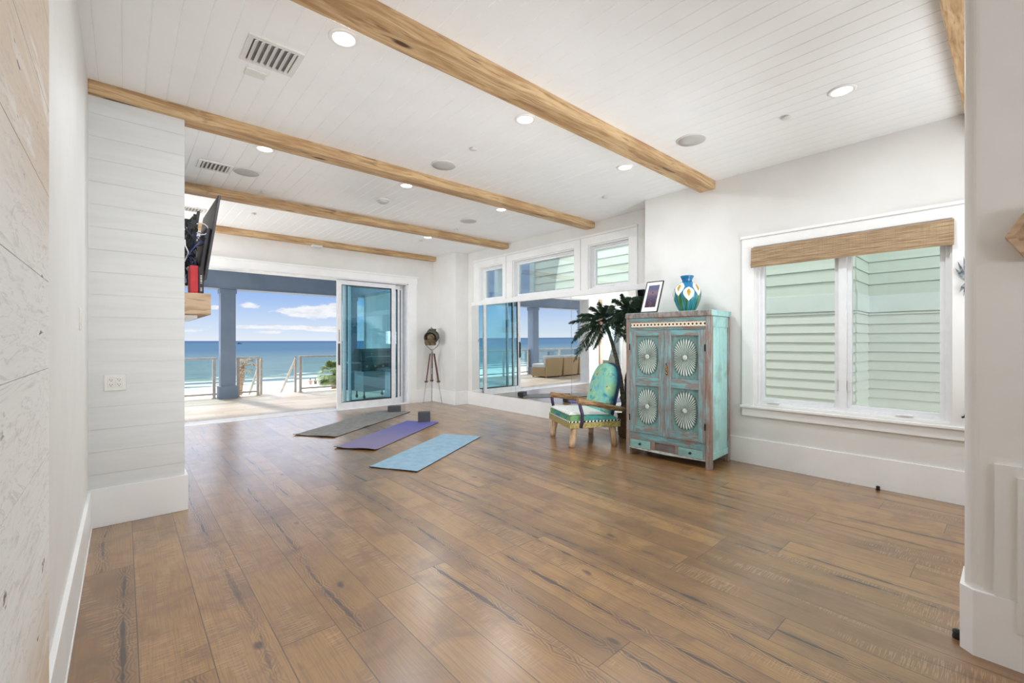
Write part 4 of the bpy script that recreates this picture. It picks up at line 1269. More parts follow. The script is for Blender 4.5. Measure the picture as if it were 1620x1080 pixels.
rt = fd.cross(Vector((0, 0, 1))).normalized()
pts = []
for k in range(11):
    t_ = -pi / 2 + (pi) * (k / 10 - .5) * 1.0
    pts.append(hc + rt * .150 * cos(t_ * 1.0 + 0) + Vector((0, 0, 1)) * .0)
yoke = [hc + rt * .152, hc + rt * .155 + Vector((0, 0, -.12)), hc + rt * .11 + Vector((0, 0, -.19)), hc + rt * .03 + Vector((0, 0, -.255)), hc + Vector((0, 0, -.265)), hc - rt * .03 + Vector((0, 0, -.255)), hc - rt * .11 + Vector((0, 0, -.19)), hc - rt * .155 + Vector((0, 0, -.12)), hc - rt * .152]
MB().tube(yoke, .008, 8).build('yoke', 'steel', tl)
up = rt.cross(fd).normalized()
RM = Matrix(((rt.x, up.x, fd.x, hc.x), (rt.y, up.y, fd.y, hc.y), (rt.z, up.z, fd.z, hc.z), (0, 0, 0, 1)))
MB().lathe([(.03, -.15), (.10, -.14), (.125, -.09), (.125, -.05), (.134, -.045), (.134, -.03), (.125, -.025), (.125, .06), (.14, .065), (.14, .10), (.118, .10), (.112, .05)], 32, mat=RM).build('lamp_drum', 'lampgreen', tl)
MB().lathe([(.116, .082), (.05, .095), (.004, .099)], 32, mat=RM).build('glass_lens', 'copper', tl)
mb = MB()
for k in range(5): mb.box(-.075, .075, .112 + .006 * (k % 2), .150 - .004 * k, -.09 + .036 * k, -.066 + .036 * k, RM)
mb.box(-.03, .03, -.16, -.12, -.06, .05, RM)
mb.build('vent_housing', 'lampgreen', tl, bevel=.003)
MB().box(-.105, .105, -.135, -.02, .095, .16, RM).build('front_visor', 'copper', tl, bevel=.004)
MB().tube([hc + up * .15 - fd * .08, hc + up * .20, hc + up * .155 + fd * .08], .006, 8).lathe([(.02, 0), (.02, .03), (.012, .034)], 16, hc + rt * .15 + Vector((0, 0, -.01)), Matrix.Rotation(pi / 2, 4, 'Y')).build('carry_handle', 'lampgreen', tl)

# ------------------------------------------------------------------ yoga mats and blocks
def mat_obj(corners, mat, under, name, lab, curl=0.0, thick=.006, lift=()):
    P = [Vector((*at_floor(*c), 0)) for c in corners]   # near-left, near-right, far-right, far-left
    c = sum(P, Vector()) / 4
    # best rectangle: along axis = mean of long sides
    ax = ((P[3] - P[0]) + (P[2] - P[1])).normalized(); L = ((P[3] - P[0]).length + (P[2] - P[1]).length) / 2
    Wd = abs(((P[1] - P[0]) + (P[2] - P[3])).dot(Vector((ax.y, -ax.x, 0)))) / 2
    print('MAT', name, round(L, 2), round(Wd, 2), [tuple(round(v, 2) for v in p) for p in P])
    rz = atan2(ax.y, ax.x)
    t = thing(name, lab, 'yoga mat', (c.x, c.y, 0), rz, group='yoga mats on the floor')
    n = 60; m_ = 8
    vs = []; fs = []; random.seed(len(mat))
    def zof(s, v):
        z = .0015
        e = L * s; e2 = L * (1 - s)
        if e < .12: z += curl * ((.12 - e) / .12) ** 2 * (1 + .5 * sin(v * 7))
        if e2 < .03: z += curl * .5 * ((.03 - e2) / .03) ** 2 * (.6 + .5 * cos(v * 4))
        for (a_, h_) in lift: z += h_ * math.exp(-((s - a_) / .035) ** 2) * (1 - v)
        return z
    for lay, dz in ((0, 0), (1, thick)):
        for i in range(n + 1):
            for j in range(m_ + 1):
                vs.append((-L / 2 + L * i / n, -Wd / 2 + Wd * j / m_, zof(i / n, j / m_) + dz))
    st = (n + 1) * (m_ + 1)
    def grid(o):
        return [(o + i * (m_ + 1) + j, o + (i + 1) * (m_ + 1) + j, o + (i + 1) * (m_ + 1) + j + 1, o + i * (m_ + 1) + j + 1) for i in range(n) for j in range(m_)]
    top = MB().add(vs[st:], grid(0), True)
    rim = [i * (m_ + 1) for i in range(n + 1)] + [n * (m_ + 1) + j for j in range(1, m_ + 1)] + [i * (m_ + 1) + m_ for i in range(n - 1, -1, -1)] + [j for j in range(m_ - 1, 0, -1)]
    q = len(rim)
    hv = [vs[r] for r in rim] + [tuple(Vector(vs[r]).lerp(Vector(vs[st + r]), .995)) for r in rim]
    bot = MB().add(vs[:st], grid(0), True).add(hv, [(k, (k + 1) % q, q + (k + 1) % q, q + k) for k in range(q)])
    top.build('mat_top', mat, t); bot.build('mat_underside', under, t)
    return t
mat_obj([(466.3, 688.5), (525.4, 692.6), (648, 652.8), (600.7, 648.5)], 'yoga_grey', 'mat_edge', 'yoga_mat', 'long grey yoga mat nearest the sliding door', .010, lift=((.35, .01),))
mat_obj([(528.4, 709), (591.6, 713.2), (693.8, 668.6), (643.5, 665.8)], 'yoga_purple', 'mat_edge', 'yoga_mat', 'purple yoga mat between the grey and the light blue ones', .014, lift=((.18, .0),))
mat_obj([(582.4, 739.5), (660.8, 746.6), (760, 691), (701.6, 686.8)], 'yoga_blue', 'mat_under', 'yoga_mat', 'light blue yoga mat nearest the camera', .004)
def block(px, py, rz, l, z0=.008, dims=(.23, .15, .10)):
    x, y = at_floor(px, py)
    t = MB().box(-dims[0] / 2, dims[0] / 2, -dims[1] / 2, dims[1] / 2, 0, dims[2]).build('yoga_block', 'block', bevel=.006, loc=(x, y, z0), rot=(0, 0, rz))
    tag(t, l, 'yoga block', 'grey foam yoga blocks')
block(624.0, 651.0, radians(-28), 'grey foam yoga block lying flat on the far end of the grey mat', .010, (.23, .15, .095))
block(671, 667.0, radians(-30), 'grey foam yoga block standing on the far end of the purple mat', .010, (.19, .11, .15))

# ------------------------------------------------------------------ small things at the right edge
mb = MB()
t = thing('wall_ornament', 'silver leaf-shaped metal ornament at the right wall edge beside the window', 'ornament', (XR - .02, .243, 1.74))
mb = MB()
for k, (dy, L_, an) in enumerate(((0, .20, .12), (.006, .17, .30), (.01, .13, .50), (-.006, .15, -.12), (-.01, .11, -.35), (0, .12, 2.95), (.005, .10, 2.7))):
    p = Vector((-.02 - k * .0015, dy, 0)); q = p + Vector((0, sin(an) * L_ , cos(an) * L_))
    sdv = Vector((0, cos(an), -sin(an))) * .011
    w3 = Vector((.0012, 0, 0))
    mb.add([p, p.lerp(q, .45) + sdv, q, p.lerp(q, .45) - sdv, p + w3, p.lerp(q, .45) + sdv + w3, q + w3, p.lerp(q, .45) - sdv + w3], [(0, 1, 2, 3), (7, 6, 5, 4), (0, 4, 5, 1), (1, 5, 6, 2), (2, 6, 7, 3), (3, 7, 4, 0)])
mb.build('leaf_blade', 'walldeco', t)
MB().tube([(-.034, 0, .16), (-.034, 0, .0), (-.034, -.008, -.11)], [.002, .006, .003], 8).tube([(0, 0, 0), (-.034, 0, 0)], .004, 8).build('stem', 'iron', t)
t = thing('wall_hook', 'small black metal hook at the right wall edge below the window', 'hook', (XR - .02, .245, .725))
MB().box(-.008, 0, -.012, .012, -.03, .03).tube([(-.008, 0, .0), (-.03, .006, -.005), (-.038, .014, -.03), (-.035, .030, -.035)], .008, 8).build('hook_arm', 'black', t, bevel=.002)
def stopper(name, px, py, r, h, l, sx=1.0):
    x, y = at_floor(px, py)
    t = thing(name, l, 'door stop', (x, y, 0))
    MB().lathe([(r, 0), (r * 1.05, h * .2), (r * .92, h * .55), (r * 1.02, h * .75), (r * .9, h)], 20).build('rubber_body', 'black', t)
    MB().lathe([(r * .6, h), (r * .5, h * 1.06)], 16).build('metal_cap', 'iron', t)
    return t
stopper('floor_stop', 1514.5, 1009, .016, .034, 'black oval door stop on the floor beside the near wall corner')
stopper('floor_stop', 1389, 775, .014, .034, 'tiny black door stop against the baseboard below the window')
# hexagonal wooden frame on the near wall
hxr = .115
y0h, z0h = -.02, 1.28 + (539 - 366) / 700 * 1.70
t = thing('hexagon_shelf', 'pale wooden hexagonal shelf corner on the near right wall', 'shelf', (NX, -.085, 1.683))
mb = MB(); ri, ro = .088, .112; dp = .06
for k in range(6):
    a0, a1 = pi / 3 * k, pi / 3 * (k + 1)
    q = [(-0.0, ro * cos(a0), ro * sin(a0)), (-0.0, ro * cos(a1), ro * sin(a1)), (-0.0, ri * cos(a1), ri * sin(a1)), (-0.0, ri * cos(a0), ri * sin(a0))]
    q2 = [(-dp, y_, z_) for (_, y_, z_) in q]
    mb.add(q + q2, [(0, 1, 2, 3), (7, 6, 5, 4), (0, 4, 5, 1), (1, 5, 6, 2), (2, 6, 7, 3), (3, 7, 4, 0)])
mb.build('wood_rim', 'mantel', t)
MB().prism([(ri * cos(pi / 3 * k), ri * sin(pi / 3 * k)) for k in range(6)], -.006, 0, Matrix(((0, 0, 1, 0), (1, 0, 0, 0), (0, 1, 0, 0), (0, 0, 0, 1)))).build('back_board', 'mantel', t)

# ------------------------------------------------------------------ the deck
DZ0 = -.025
struct(MB().box(-9, 5.6, 8.5, 12.25, DZ0 - .2, DZ0).build('floor_deck', 'deck'))
struct(MB().box(-9, 5.6, 8.5, 12.5, 2.95, 3.3).build('ceiling_deck_soffit', 'soffit'))
o = MB().box(-9, 5.6, 11.72, 12.14, 2.475, 2.95).box(-9, 5.6, 11.70, 12.16, 2.455, 2.475).build('deck_header_beam', 'bluegrey', bevel=.004)
tag(o, 'long blue grey header beam spanning the deck columns', 'beam')
col = thing('deck_column', 'x', 'column', group='blue grey deck columns')
MB().box(-.145, .145, -.145, .145, 0, 2.48 ).build('shaft', 'bluegrey', col, bevel=.004)
MB().box(-.18, .18, -.18, .18, 0, .28).build('plinth', 'bluegrey', col, bevel=.004)
MB().box(-.165, .165, -.165, .165, 2.38, 2.478).build('capital', 'bluegrey', col, bevel=.006)
CX = [(1.79, 'blue grey square column standing in the open doorway view'), (4.62, 'blue grey square column seen through the blue door glass'), (-1.05, 'blue grey square deck column seen only in the wall mirror'), (-3.9, 'blue grey square deck column farthest left, behind the wicker seats')]
for k, (cx, l) in enumerate(CX):
    if k == 0: col.location = (cx, 11.93, DZ0); col['label'] = l
    else: copy_tree(col, (cx, 11.93, DZ0), l)
RY = 12.02
def railing(x0, x1, posts, l):
    t = thing('deck_railing', l, 'railing', ((x0 + x1) / 2, RY, DZ0), group='glass deck railings')
    cx = (x0 + x1) / 2
    MB().box(x0 - cx, x1 - cx, -.03, .03, .885, .925).build('top_rail', 'rail', t, bevel=.004)
    MB().box(x0 - cx, x1 - cx, -.02, .02, .075, .115).build('bottom_rail', 'rail', t, bevel=.003)
    for p in posts: MB().box(p - cx - .028, p - cx + .028, -.028, .028, 0, .89).box(p - cx - .05, p - cx + .05, -.05, .05, 0, .012).build('post', 'rail', t, bevel=.003)
    for a, b in zip(posts, posts[1:]): MB().box(a - cx + .06, b - cx - .06, -.005, .005, .125, .875).build('glass_panel', 'railglass', t)
    return t
railing(-.9, 1.60, [-.87, .35, 1.55], 'glass railing left of the doorway column')
railing(1.98, 2.46, [2.02, 2.43], 'short glass railing section between column and stair opening')
railing(3.36, 4.44, [3.39, 4.41], 'glass railing right of the stair opening, palm behind it')
railing(4.80, 5.6, [4.83, 5.57], 'glass railing seen through the blue glass door')
railing(-4.0, -1.22, [-3.97, -2.6, -1.25], 'glass railing behind the wicker seats')
railing(-9.0, -4.2, [-8.97, -7.4, -5.8, -4.23], 'glass railing at the far left deck end')
# stair rails going down to the beach
for (xx, l) in ((3.30, 'sloping stair railing right of the stair opening'), (2.52, 'sloping stair railing left of the stair opening, glass filled')):
    t = thing('stair_railing', l, 'railing', (xx, RY + .05, DZ0), group='sloping stair railings')
    S = lambda y_, z_: (0, y_, z_ - y_ * .70)
    MB().bar(S(0, .88), S(3.4, .88), .045, .05).bar(S(.05, .12), S(3.4, .12), .035, .035).build('handrail', 'rail', t, bevel=.003)
    for yy in (.06, 1.6, 3.2): MB().bar(S(yy, -.05), S(yy, .88), .05).build('post', 'rail', t)
    MB().add([S(.12, .16), S(3.3, .16), S(3.3, .82), S(.12, .82)], [(0, 1, 2, 3)]).add([(.006, *S(.12, .16)[1:]), (.006, *S(3.3, .16)[1:]), (.006, *S(3.3, .82)[1:]), (.006, *S(.12, .82)[1:])], [(0, 1, 2, 3)]).build('glass_panel', 'railglass', t)
mb = MB()
for k in range(18): mb.box(2.5, 3.32, 12.25 + k * .27, 12.25 + (k + 1) * .27 + .02, DZ0 - .19 * (k + 1) - .05, DZ0 - .19 * (k + 1))
struct(mb.build('trim_beach_stairs', 'deck'))

# wicker seats seen in the mirror
ws = thing('wicker_seat', 'x', 'sofa', rz=0, group='tan wicker sofa sections')
mb = MB()
mb.add([(-.37, -.36, 0.04), (.37, -.36, .04), (.40, -.42, .66), (-.40, -.42, .66), (-.37, -.28, .04), (.37, -.28, .04), (.40, -.32, .66), (-.40, -.32, .66)], [(0, 1, 2, 3), (7, 6, 5, 4), (0, 4, 5, 1), (1, 5, 6, 2), (2, 6, 7, 3), (3, 7, 4, 0)])
mb.build('back_panel', 'wicker', ws, bevel=.015)
MB().box(-.375, .375, -.28, .38, .04, .33).build('seat_base', 'wicker', ws, bevel=.012)
MB().box(-.36, .36, -.27, .37, .33, .46).build('seat_cushion', 'wicker_pad', ws, bevel=.03)
MB().box(-.35, .35, -.31, -.16, .46, .74).build('back_cushion', 'wicker_pad', ws, bevel=.03)
for sx in (-.34, .34):
    for sy in (-.3, .33): MB().box(sx - .02, sx + .02, sy - .02, sy + .02, 0, .05).build('foot', 'wicker', ws)
labs = ['wicker sofa section with grey cushion, nearest the column in the mirror', 'second wicker sofa section, middle one in the mirror', 'third wicker sofa section in the mirror, beside the white jamb', 'fourth wicker sofa section in the mirror, seen behind the palm', 'fifth wicker sofa section at the far left of the deck']
for k in range(5):
    p = (-.55 - k * .83, 10.75, DZ0)
    if k == 0: ws.location = p; ws['label'] = labs[0]
    else: copy_tree(ws, p, labs[k])

# grill and cabinet outside behind the blue glass
g = thing('barbecue_grill', 'black hooded barbecue grill on a cart, seen through the blue glass', 'grill', (4.38, 9.88, DZ0), radians(4))
MB().box(-.42, .42, -.26, .26, .62, .84).build('firebox', 'grill_black', g, bevel=.02)
P = [(-.27, 0), (.27, 0), (.26, .12), (.19, .23), (.08, .28), (-.08, .28), (-.20, .22), (-.26, .12)]
MB().prism(P, -.41, .41, Matrix.Translation((0, 0, .845)) @ Matrix(((0, 0, 1, 0), (1, 0, 0, 0), (0, 1, 0, 0), (0, 0, 0, 1)))).build('hood', 'grill_black', g, bevel=.012)
MB().tube([(-.33, -.285, .93), (-.33, -.33, .95), (.33, -.33, .95), (.33, -.285, .93)], .012, 10).build('hood_handle', 'steel', g)
MB().box(-.64, -.43, -.24, .24, .80, .835).build('side_shelf', 'grill_grey', g, bevel=.006)
MB().box(-.36, .36, -.22, .22, .16, .62).build('cart_cabinet', 'grill_grey', g, bevel=.006)
for k in range(4): MB().lathe([(.026, 0), (.026, .02), (.018, .03)], 16, (-.30 + .2 * k, -.26, .73), Matrix.Rotation(pi / 2, 4, 'X')).build('control_knob', 'steel', g)
for sx in (-.32, .32):
    for sy in (-.18, .18): MB().tube([(sx, sy, .16), (sx, sy, .07)], .015, 8).lathe([(.035, -.015), (.04, 0), (.035, .015)], 16, (sx, sy, .04), Matrix.Rotation(pi / 2, 4, 'Y')).build('caster', 'black', g)
g2 = thing('outdoor_cabinet', 'low white outdoor cabinet beside the grill, seen through blue glass', 'cabinet', (4.75, 9.0, DZ0), radians(0))
MB().box(-.36, .5, -.3, .3, .05, .62).build('cabinet_body', 'cabwhite', g2, bevel=.006)
MB().box(-.39, .53, -.33, .33, .62, .66).build('counter_top', 'grill_grey', g2, bevel=.006)
for (xa, xb) in ((-.33, .06), (.09, .47)):
    d_ = MB().box(xa, xb, -.318, -.3, .08, .42).build('cabinet_door', 'cabwhite', g2, bevel=.004)
    MB().box(xa, xb, -.318, -.3, .44, .60).build('drawer_front', 'cabwhite', g2, bevel=.004)
    MB().tube([((xa + xb) / 2 - .05, -.335, .52), ((xa + xb) / 2 + .05, -.335, .52)], .006, 8).build('pull_handle', 'steel', g2)

t = thing('privacy_screen', 'pale privacy screen at the right deck end, behind the blue glass', 'screen', (4.96, 10.6, DZ0))
MB().box(0, .012, -1.12, 1.12, .93, 2.50).build('screen_fabric', pmat('white_screen_fabric', (236, 240, 242), (228, 233, 236), (40, 40, 40), .8), t)
MB().box(-.02, .035, -1.15, -1.11, 0, 2.52).box(-.02, .035, 1.11, 1.15, 0, 2.52).box(-.02, .035, -1.11, 1.11, .88, .93).box(-.02, .035, -1.11, 1.11, 2.49, 2.53).box(-.02, .035, -1.11, 1.11, .08, .12).build('screen_frame', 'rail', t, bevel=.003)
MB().box(.0, .01, -1.1, 1.1, .12, .88).build('glass_panel', 'railglass', t)

# ------------------------------------------------------------------ beach, sea, sky line
struct(MB().box(-400, 500, 12.6, 90, -6.4, -6.0).build('ground_beach', 'sand'))
struct(MB().box(-400, 500, -40, 12.6, -6.4, -6.0).build('ground_lot', 'sand'))
mb = MB().add([(-30000, 84, -5.99), (30000, 84, -5.99), (30000, 30000, -5.99), (-30000, 30000, -5.99)], [(0, 1, 2, 3)])
tag(mb.build('sea', 'sea'), 'blue green sea with small breakers reaching the horizon', 'sea', kind='stuff')

def fan_palm(loc, h, tr, leaf_r, nl, l, lean=(0, 0), seed=1, dead=False, droop=.35):
    random.seed(seed)
    t = thing('cabbage_palm', l, 'palm tree', loc)
    top = Vector((lean[0], lean[1], h))
    pts = [Vector((0, 0, 0)).lerp(top, i / 14) + Vector((lean[0], lean[1], 0)) * -.18 * sin(pi * i / 14) for i in range(15)]
    mb = MB().tube(pts, [tr * (1.15 - .2 * i / 14) * (1.12 if i % 2 else .95) for i in range(15)], 12)
    for i in range(44):   # old leaf boots
        k = random.uniform(.25, 1); p = Vector((0, 0, 0)).lerp(top, k) + Vector((lean[0], lean[1], 0)) * -.18 * sin(pi * k); a_ = random.uniform(0, 2 * pi)
        mb.bar(p + Vector((cos(a_), sin(a_), 0)) * tr * .7, p + Vector((cos(a_) * tr * 1.9, sin(a_) * tr * 1.9, tr * 1.3)), tr * .42, tr * .14)
    mb.build('trunk', 'barktrunk', t)
    for k in range(nl):
        a_ = 2 * pi * k * .618; el = random.uniform(-.55, 1.25) if not dead else random.uniform(-.9, .9)
        d = Vector((cos(a_) * cos(el), sin(a_) * cos(el), sin(el)))
        hub_ = top + d * leaf_r * .45
        m2 = MB().tube([top, hub_], .012, 5)
        sd = d.cross(Vector((0, 0, 1))).normalized(); up_ = sd.cross(d).normalized()
        nb = 17 if not dead else 7
        for j in range(nb):
            f = (j / (nb - 1) - .5) * 2.5
            dv = (d * cos(f) + sd * sin(f)).normalized()
            L_ = leaf_r * .62 * (1 - .18 * abs(f)) * random.uniform(.9, 1.05)
            mid_ = hub_ + dv * L_ * .55; tip = hub_ + dv * L_ + Vector((0, 0, -droop * L_))
            wv = dv.cross(up_).normalized() * leaf_r * .036
            m2.add([hub_, mid_ + wv, tip, mid_ - wv], [(0, 1, 2, 3)])
        m2.build('fan_leaf', 'fanleaf' if not dead else 'barktrunk', t)
    return t
fan_palm((8.95, 25.4, -6.0), 5.35, .16, 1.08, 40, 'green cabbage palm crown beyond the right railing glass', seed=4)
fan_palm((3.0, 18.9, -6.0), 6.35, .075, .62, 12, 'leaning ragged palm trunk behind the short railing section', lean=(.32, 0), seed=9, dead=True)

def seated_person(loc, rz, cloth, l):
    t = thing('person', l, 'person', loc, rz)
    me = bpy.data.meshes.new('body')
    V = [(0, 0, .16), (0, .04, .38), (0, .05, .58), (0, .05, .66), (0, .05, .80),
         (.11, .0, .14), (.14, -.36, .42), (.14, -.60, .06), (.14, -.72, .05),
         (-.11, .0, .14), (-.14, -.36, .42), (-.14, -.60, .06), (-.14, -.72, .05),
         (.18, .05, .56), (.24, .02, .34), (.16, -.24, .38), (-.18, .05, .56), (-.24, .02, .34), (-.16, -.24, .38)]
    E = [(0, 1), (1, 2), (2, 3), (3, 4), (0, 5), (5, 6), (6, 7), (7, 8), (0, 9), (9, 10), (10, 11), (11, 12), (2, 13), (13, 14), (14, 15), (2, 16), (16, 17), (17, 18)]
    R = [.14, .13, .13, .05, .10, .10, .065, .05, .045, .10, .065, .05, .045, .06, .04, .032, .06, .04, .032]
    me.from_pydata(V, E, []); me.materials.append(M['person_skin'])
    o = bpy.data.objects.new('body', me); COL.objects.link(o); o.parent = t
    s = o.modifiers.new('skin', 'SKIN'); s.use_smooth_shade = True
    for i, r in enumerate(R): me.skin_vertices[0].data[i].radius = (r, r)
    me.skin_vertices[0].data[0].use_root = True
    o.modifiers.new('sub', 'SUBSURF').render_levels = 1
    MB().lathe([(.15, .02), (.175, .12), (.16, .30), (.165, .50), (.12, .60), (.07, .63)], 16, (0, .04, 0)).build('clothing', cloth, t)
    MB().lathe([(.10, .76), (.118, .82), (.10, .90), (.04, .93)], 14, (0, .075, 0)).build('hair', 'hair', t)
    return t
for (px, py, cl, l) in ((491, 607.5, 'person_skin', 'person in light clothing sitting on the beach, left one of two'), (499, 607, 'cloth_a', 'person in dark clothing sitting on the beach, right one of two')):
    x, y = at_floor(px, py, -6.0)
    seated_person((x, y, -6.0), radians(160), cl, l)
bt = thing('boat', 'tiny dark boat on the sea near the horizon', 'boat', (200, 1180, -5.98), .3)
MB().add([(-4, -1, 0), (4, -1, 0), (5.5, 0, 0), (4, 1, 0), (-4, 1, 0), (-4.3, -1.4, 1.6), (4.2, -1.4, 1.8), (7, 0, 2.2), (4.2, 1.4, 1.8), (-4.3, 1.4, 1.6)], [(0, 1, 2, 3, 4), (5, 6, 7, 8, 9), (0, 1, 6, 5), (1, 2, 7, 6), (2, 3, 8, 7), (3, 4, 9, 8), (4, 0, 5, 9)]).build('hull', 'boat', bt)
MB().box(-1.5, 1.8, -.9, .9, 1.6, 3.4).build('cabin', 'boat', bt)

# ------------------------------------------------------------------ neighbouring house (lap siding)
nh = thing('neighbour_house', 'pale sage green lap-sided house right outside the right-hand windows', 'house', (6.6, 1.27, -6.0))
def lap(axis, fixed, u0, u1, z0, z1, exp=.118, sgn=-1):
    mb = MB(); z_ = z0
    while z_ < z1 - .01:
        t1 = min(z_ + exp, z1) - .0035
        o1, o0 = .016, .004
        if axis == 'x':
            v = [(fixed + sgn * o1, u0, z_), (fixed + sgn * o1, u1, z_), (fixed + sgn * o0, u1, t1), (fixed + sgn * o0, u0, t1), (fixed + .05, u0, z_), (fixed + .05, u1, z_), (fixed + .05, u1, t1), (fixed + .05, u0, t1)]
        else:
            v = [(u0, fixed + sgn * o1, z_), (u1, fixed + sgn * o1, z_), (u1, fixed + sgn * o0, t1), (u0, fixed + sgn * o0, t1), (u0, fixed + .05, z_), (u1, fixed + .05, z_), (u1, fixed + .05, t1), (u0, fixed + .05, t1)]
        mb.add(v, [(0, 1, 2, 3), (7, 6, 5, 4), (0, 4, 5, 1), (1, 5, 6, 2), (2, 6, 7, 3), (3, 7, 4, 0)])
        z_ += exp
    return mb
ZB = 6.0
zlo0, zb0, zb1, zhi1 = ZB - 1.1, ZB + 1.648, ZB + 1.862, ZB + 5.2
lap('x', 0, 0, 5.55, zlo0, zb0).build('lower_siding', 'siding', nh)
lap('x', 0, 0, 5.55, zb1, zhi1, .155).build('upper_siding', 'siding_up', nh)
lap('x', .68, -6, 0, zlo0, zb0).build('lower_siding', 'siding', nh)
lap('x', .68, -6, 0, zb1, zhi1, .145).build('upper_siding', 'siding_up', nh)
lap('y', 0, .0, .68, zlo0, zb0).build('return_siding', 'siding', nh)
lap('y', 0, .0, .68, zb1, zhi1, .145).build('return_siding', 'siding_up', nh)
MB().box(-.022, .05, 0, 5.55, zb0, zb1).box(.658, .73, -6, 0, zb0, zb1).box(0, .68, -.022, .05, zb0, zb1).build('band_board', 'band', nh)
MB().box(-.03, .10, 5.50, 5.64, 0, zhi1).build('corner_board', 'corner', nh)
MB().box(.05, 5, .05, 5.55, 0, zhi1).box(.73, 5, -6, .05, 0, zhi1).build('wall_core', 'siding', nh)
MB().box(-.4, 5.4, -6.4, 6.0, zhi1, zhi1 + .2).build('roof_edge', 'band', nh)
nb = thing('neighbour_balcony', 'pale blue balcony rails and posts of the next house seen through the transoms', 'balcony', (7.4, 10.6, -6))
MB().box(0, .12, -3.3, 4.5, 8.13, 8.25).box(0, .1, -3.3, 4.5, 7.35, 7.5).box(0, 4, -3.3, 4.5, 7.0, 7.12).build('balcony_rail', 'corner', nb)
for yy in (-1.6, 2.4): MB().box(0, .14, yy, yy + .14, 0, 11).build('balcony_post', 'corner', nb)
MB().box(0, 4, -3.3, 4.5, 10.9, 11.1).build('balcony_roof', 'band', nb)

# ------------------------------------------------------------------ world sky with clouds
sc = bpy.context.scene
w = bpy.data.worlds.new('sky'); sc.world = w; w.use_nodes = True
N = NT(w.node_tree)
bgn = N.n['Background']
dirv = N.node('ShaderNodeTexCoord').outputs['Generated']
x, y, z = N.sep(dirv)
azn = N.m('MULTIPLY', N.m('ARCTAN2', x, y), 180 / pi)
eln = N.m('MULTIPLY', N.m('ARCSINE', z), 180 / pi)
c = N.mix(N.ss(eln, 0.0, 6.5), lin((218, 232, 248)), lin((152, 188, 242)))
c = N.mix(N.ss(eln, 5.0, 16.0), c, lin((122, 162, 228)))
c = N.mix(N.ss(eln, 18.0, 60.0), c, lin((170, 190, 224)))
nz = N.noise(N.comb(N.m('MULTIPLY', azn, .55), N.m('MULTIPLY', eln, 1.6), 3.0), 1.0, 6, .6)
nz2 = N.noise(N.comb(N.m('MULTIPLY', azn, .16), N.m('MULTIPLY', eln, .9), 1.0), 1.0, 5, .6)
def blob(a0, e0, sa, se):
    da = N.m('DIVIDE', N.m('SUBTRACT', azn, a0), sa); de = N.m('DIVIDE', N.m('SUBTRACT', eln, e0), se)
    return N.m('EXPONENT', N.m('MULTIPLY', N.m('ADD', N.m('MULTIPLY', da, da), N.m('MULTIPLY', de, de)), -1.0))
bs = blob(16.4, 3.35, 3.2, .75)
bs = N.m('ADD', bs, blob(20.5, 3.7, 3.0, .9))
for q in ((10.6, 3.95, 1.1, .40), (7.6, 3.6, 1.2, .3), (14.0, 1.55, 6.0, .30), (19.5, 1.3, 3.0, .3), (12.5, .95, 2.0, .22), (3.6, 1.0, 3.0, .35), (28, 4.5, 4, .8), (4, 4.2, 1.5, .4)):
    bs = N.m('ADD', bs, N.m('MULTIPLY', blob(*q), .85))
cl = N.ss(N.m('ADD', N.m('MULTIPLY', bs, .62), N.m('MULTIPLY', nz, .9)), .68, .86)
# loose wisps and broken cloud elsewhere
wis = N.m('MULTIPLY', N.ss(nz2, .56, .72), N.ss(eln, 7.0, 14.0))
cl = N.m('MAXIMUM', cl, N.m('MULTIPLY', wis, .7))
shade = N.ss(N.noise(N.comb(N.m('MULTIPLY', azn, .55), N.m('MULTIPLY', N.m('SUBTRACT', eln, .35), 1.6), 3.0), 1.0, 4, .6), .4, .7)
ccol = N.mix(N.m('MULTIPLY', shade, .55), lin((250, 251, 254)), lin((206, 212, 226)))
c = N.mix(N.m('MULTIPLY', cl, .92), c, ccol)
c = N.mix(N.m('MULTIPLY', N.m('SUBTRACT', 1.0, N.ss(eln, .0, 1.1)), .45), c, lin((240, 240, 246)))
hi = N.ss(eln, 7.0, 17.0)
c = N.mix(hi, c, lin((236, 240, 248)))
N.put(bgn.inputs[0], c); N.put(bgn.inputs[1], N.m('ADD', 1.0, N.m('MULTIPLY', hi, 2.2)))

# ------------------------------------------------------------------ lights
def sun(dirto, st, ang=1.0, col=(1, .96, .9)):
    l = bpy.data.lights.new('sun', 'SUN'); l.energy = st; l.angle = radians(ang); l.color = col
    o = bpy.data.objects.new('sun', l); COL.objects.link(o)
    o.rotation_euler = (-Vector(dirto)).to_track_quat('-Z', 'Y').to_euler(); return o
sun((-.15, .76, .60), 3.4, 5.0)
def area(name, loc, target, sx, sy, power, col=(1, .985, .96), shape='RECTANGLE'):
    l = bpy.data.lights.new(name, 'AREA'); l.shape = shape; l.size = sx; l.size_y = sy; l.energy = power; l.color = col
    o = bpy.data.objects.new(name, l); COL.objects.link(o); o.location = loc
    o.rotation_euler = (Vector(target) - Vector(loc)).to_track_quat('-Z', 'Y').to_euler(); return o
for (x, y) in lamp_xy:
    area('downlight_and_fill', (x, y, HC - .012), (x, y, 0), .11, .11, 13, (.88, .94, 1), 'DISK')
# fill lamps added at the ceiling of the unseen hall and side room
for (x, y) in ((1.2, -2.6), (3.9, -1.0), (3.9, -2.8)):
    area('downlight_and_fill', (x, y, HC - .012), (x, y, 0), .3, .3, 8, (.88, .94, 1), 'DISK')
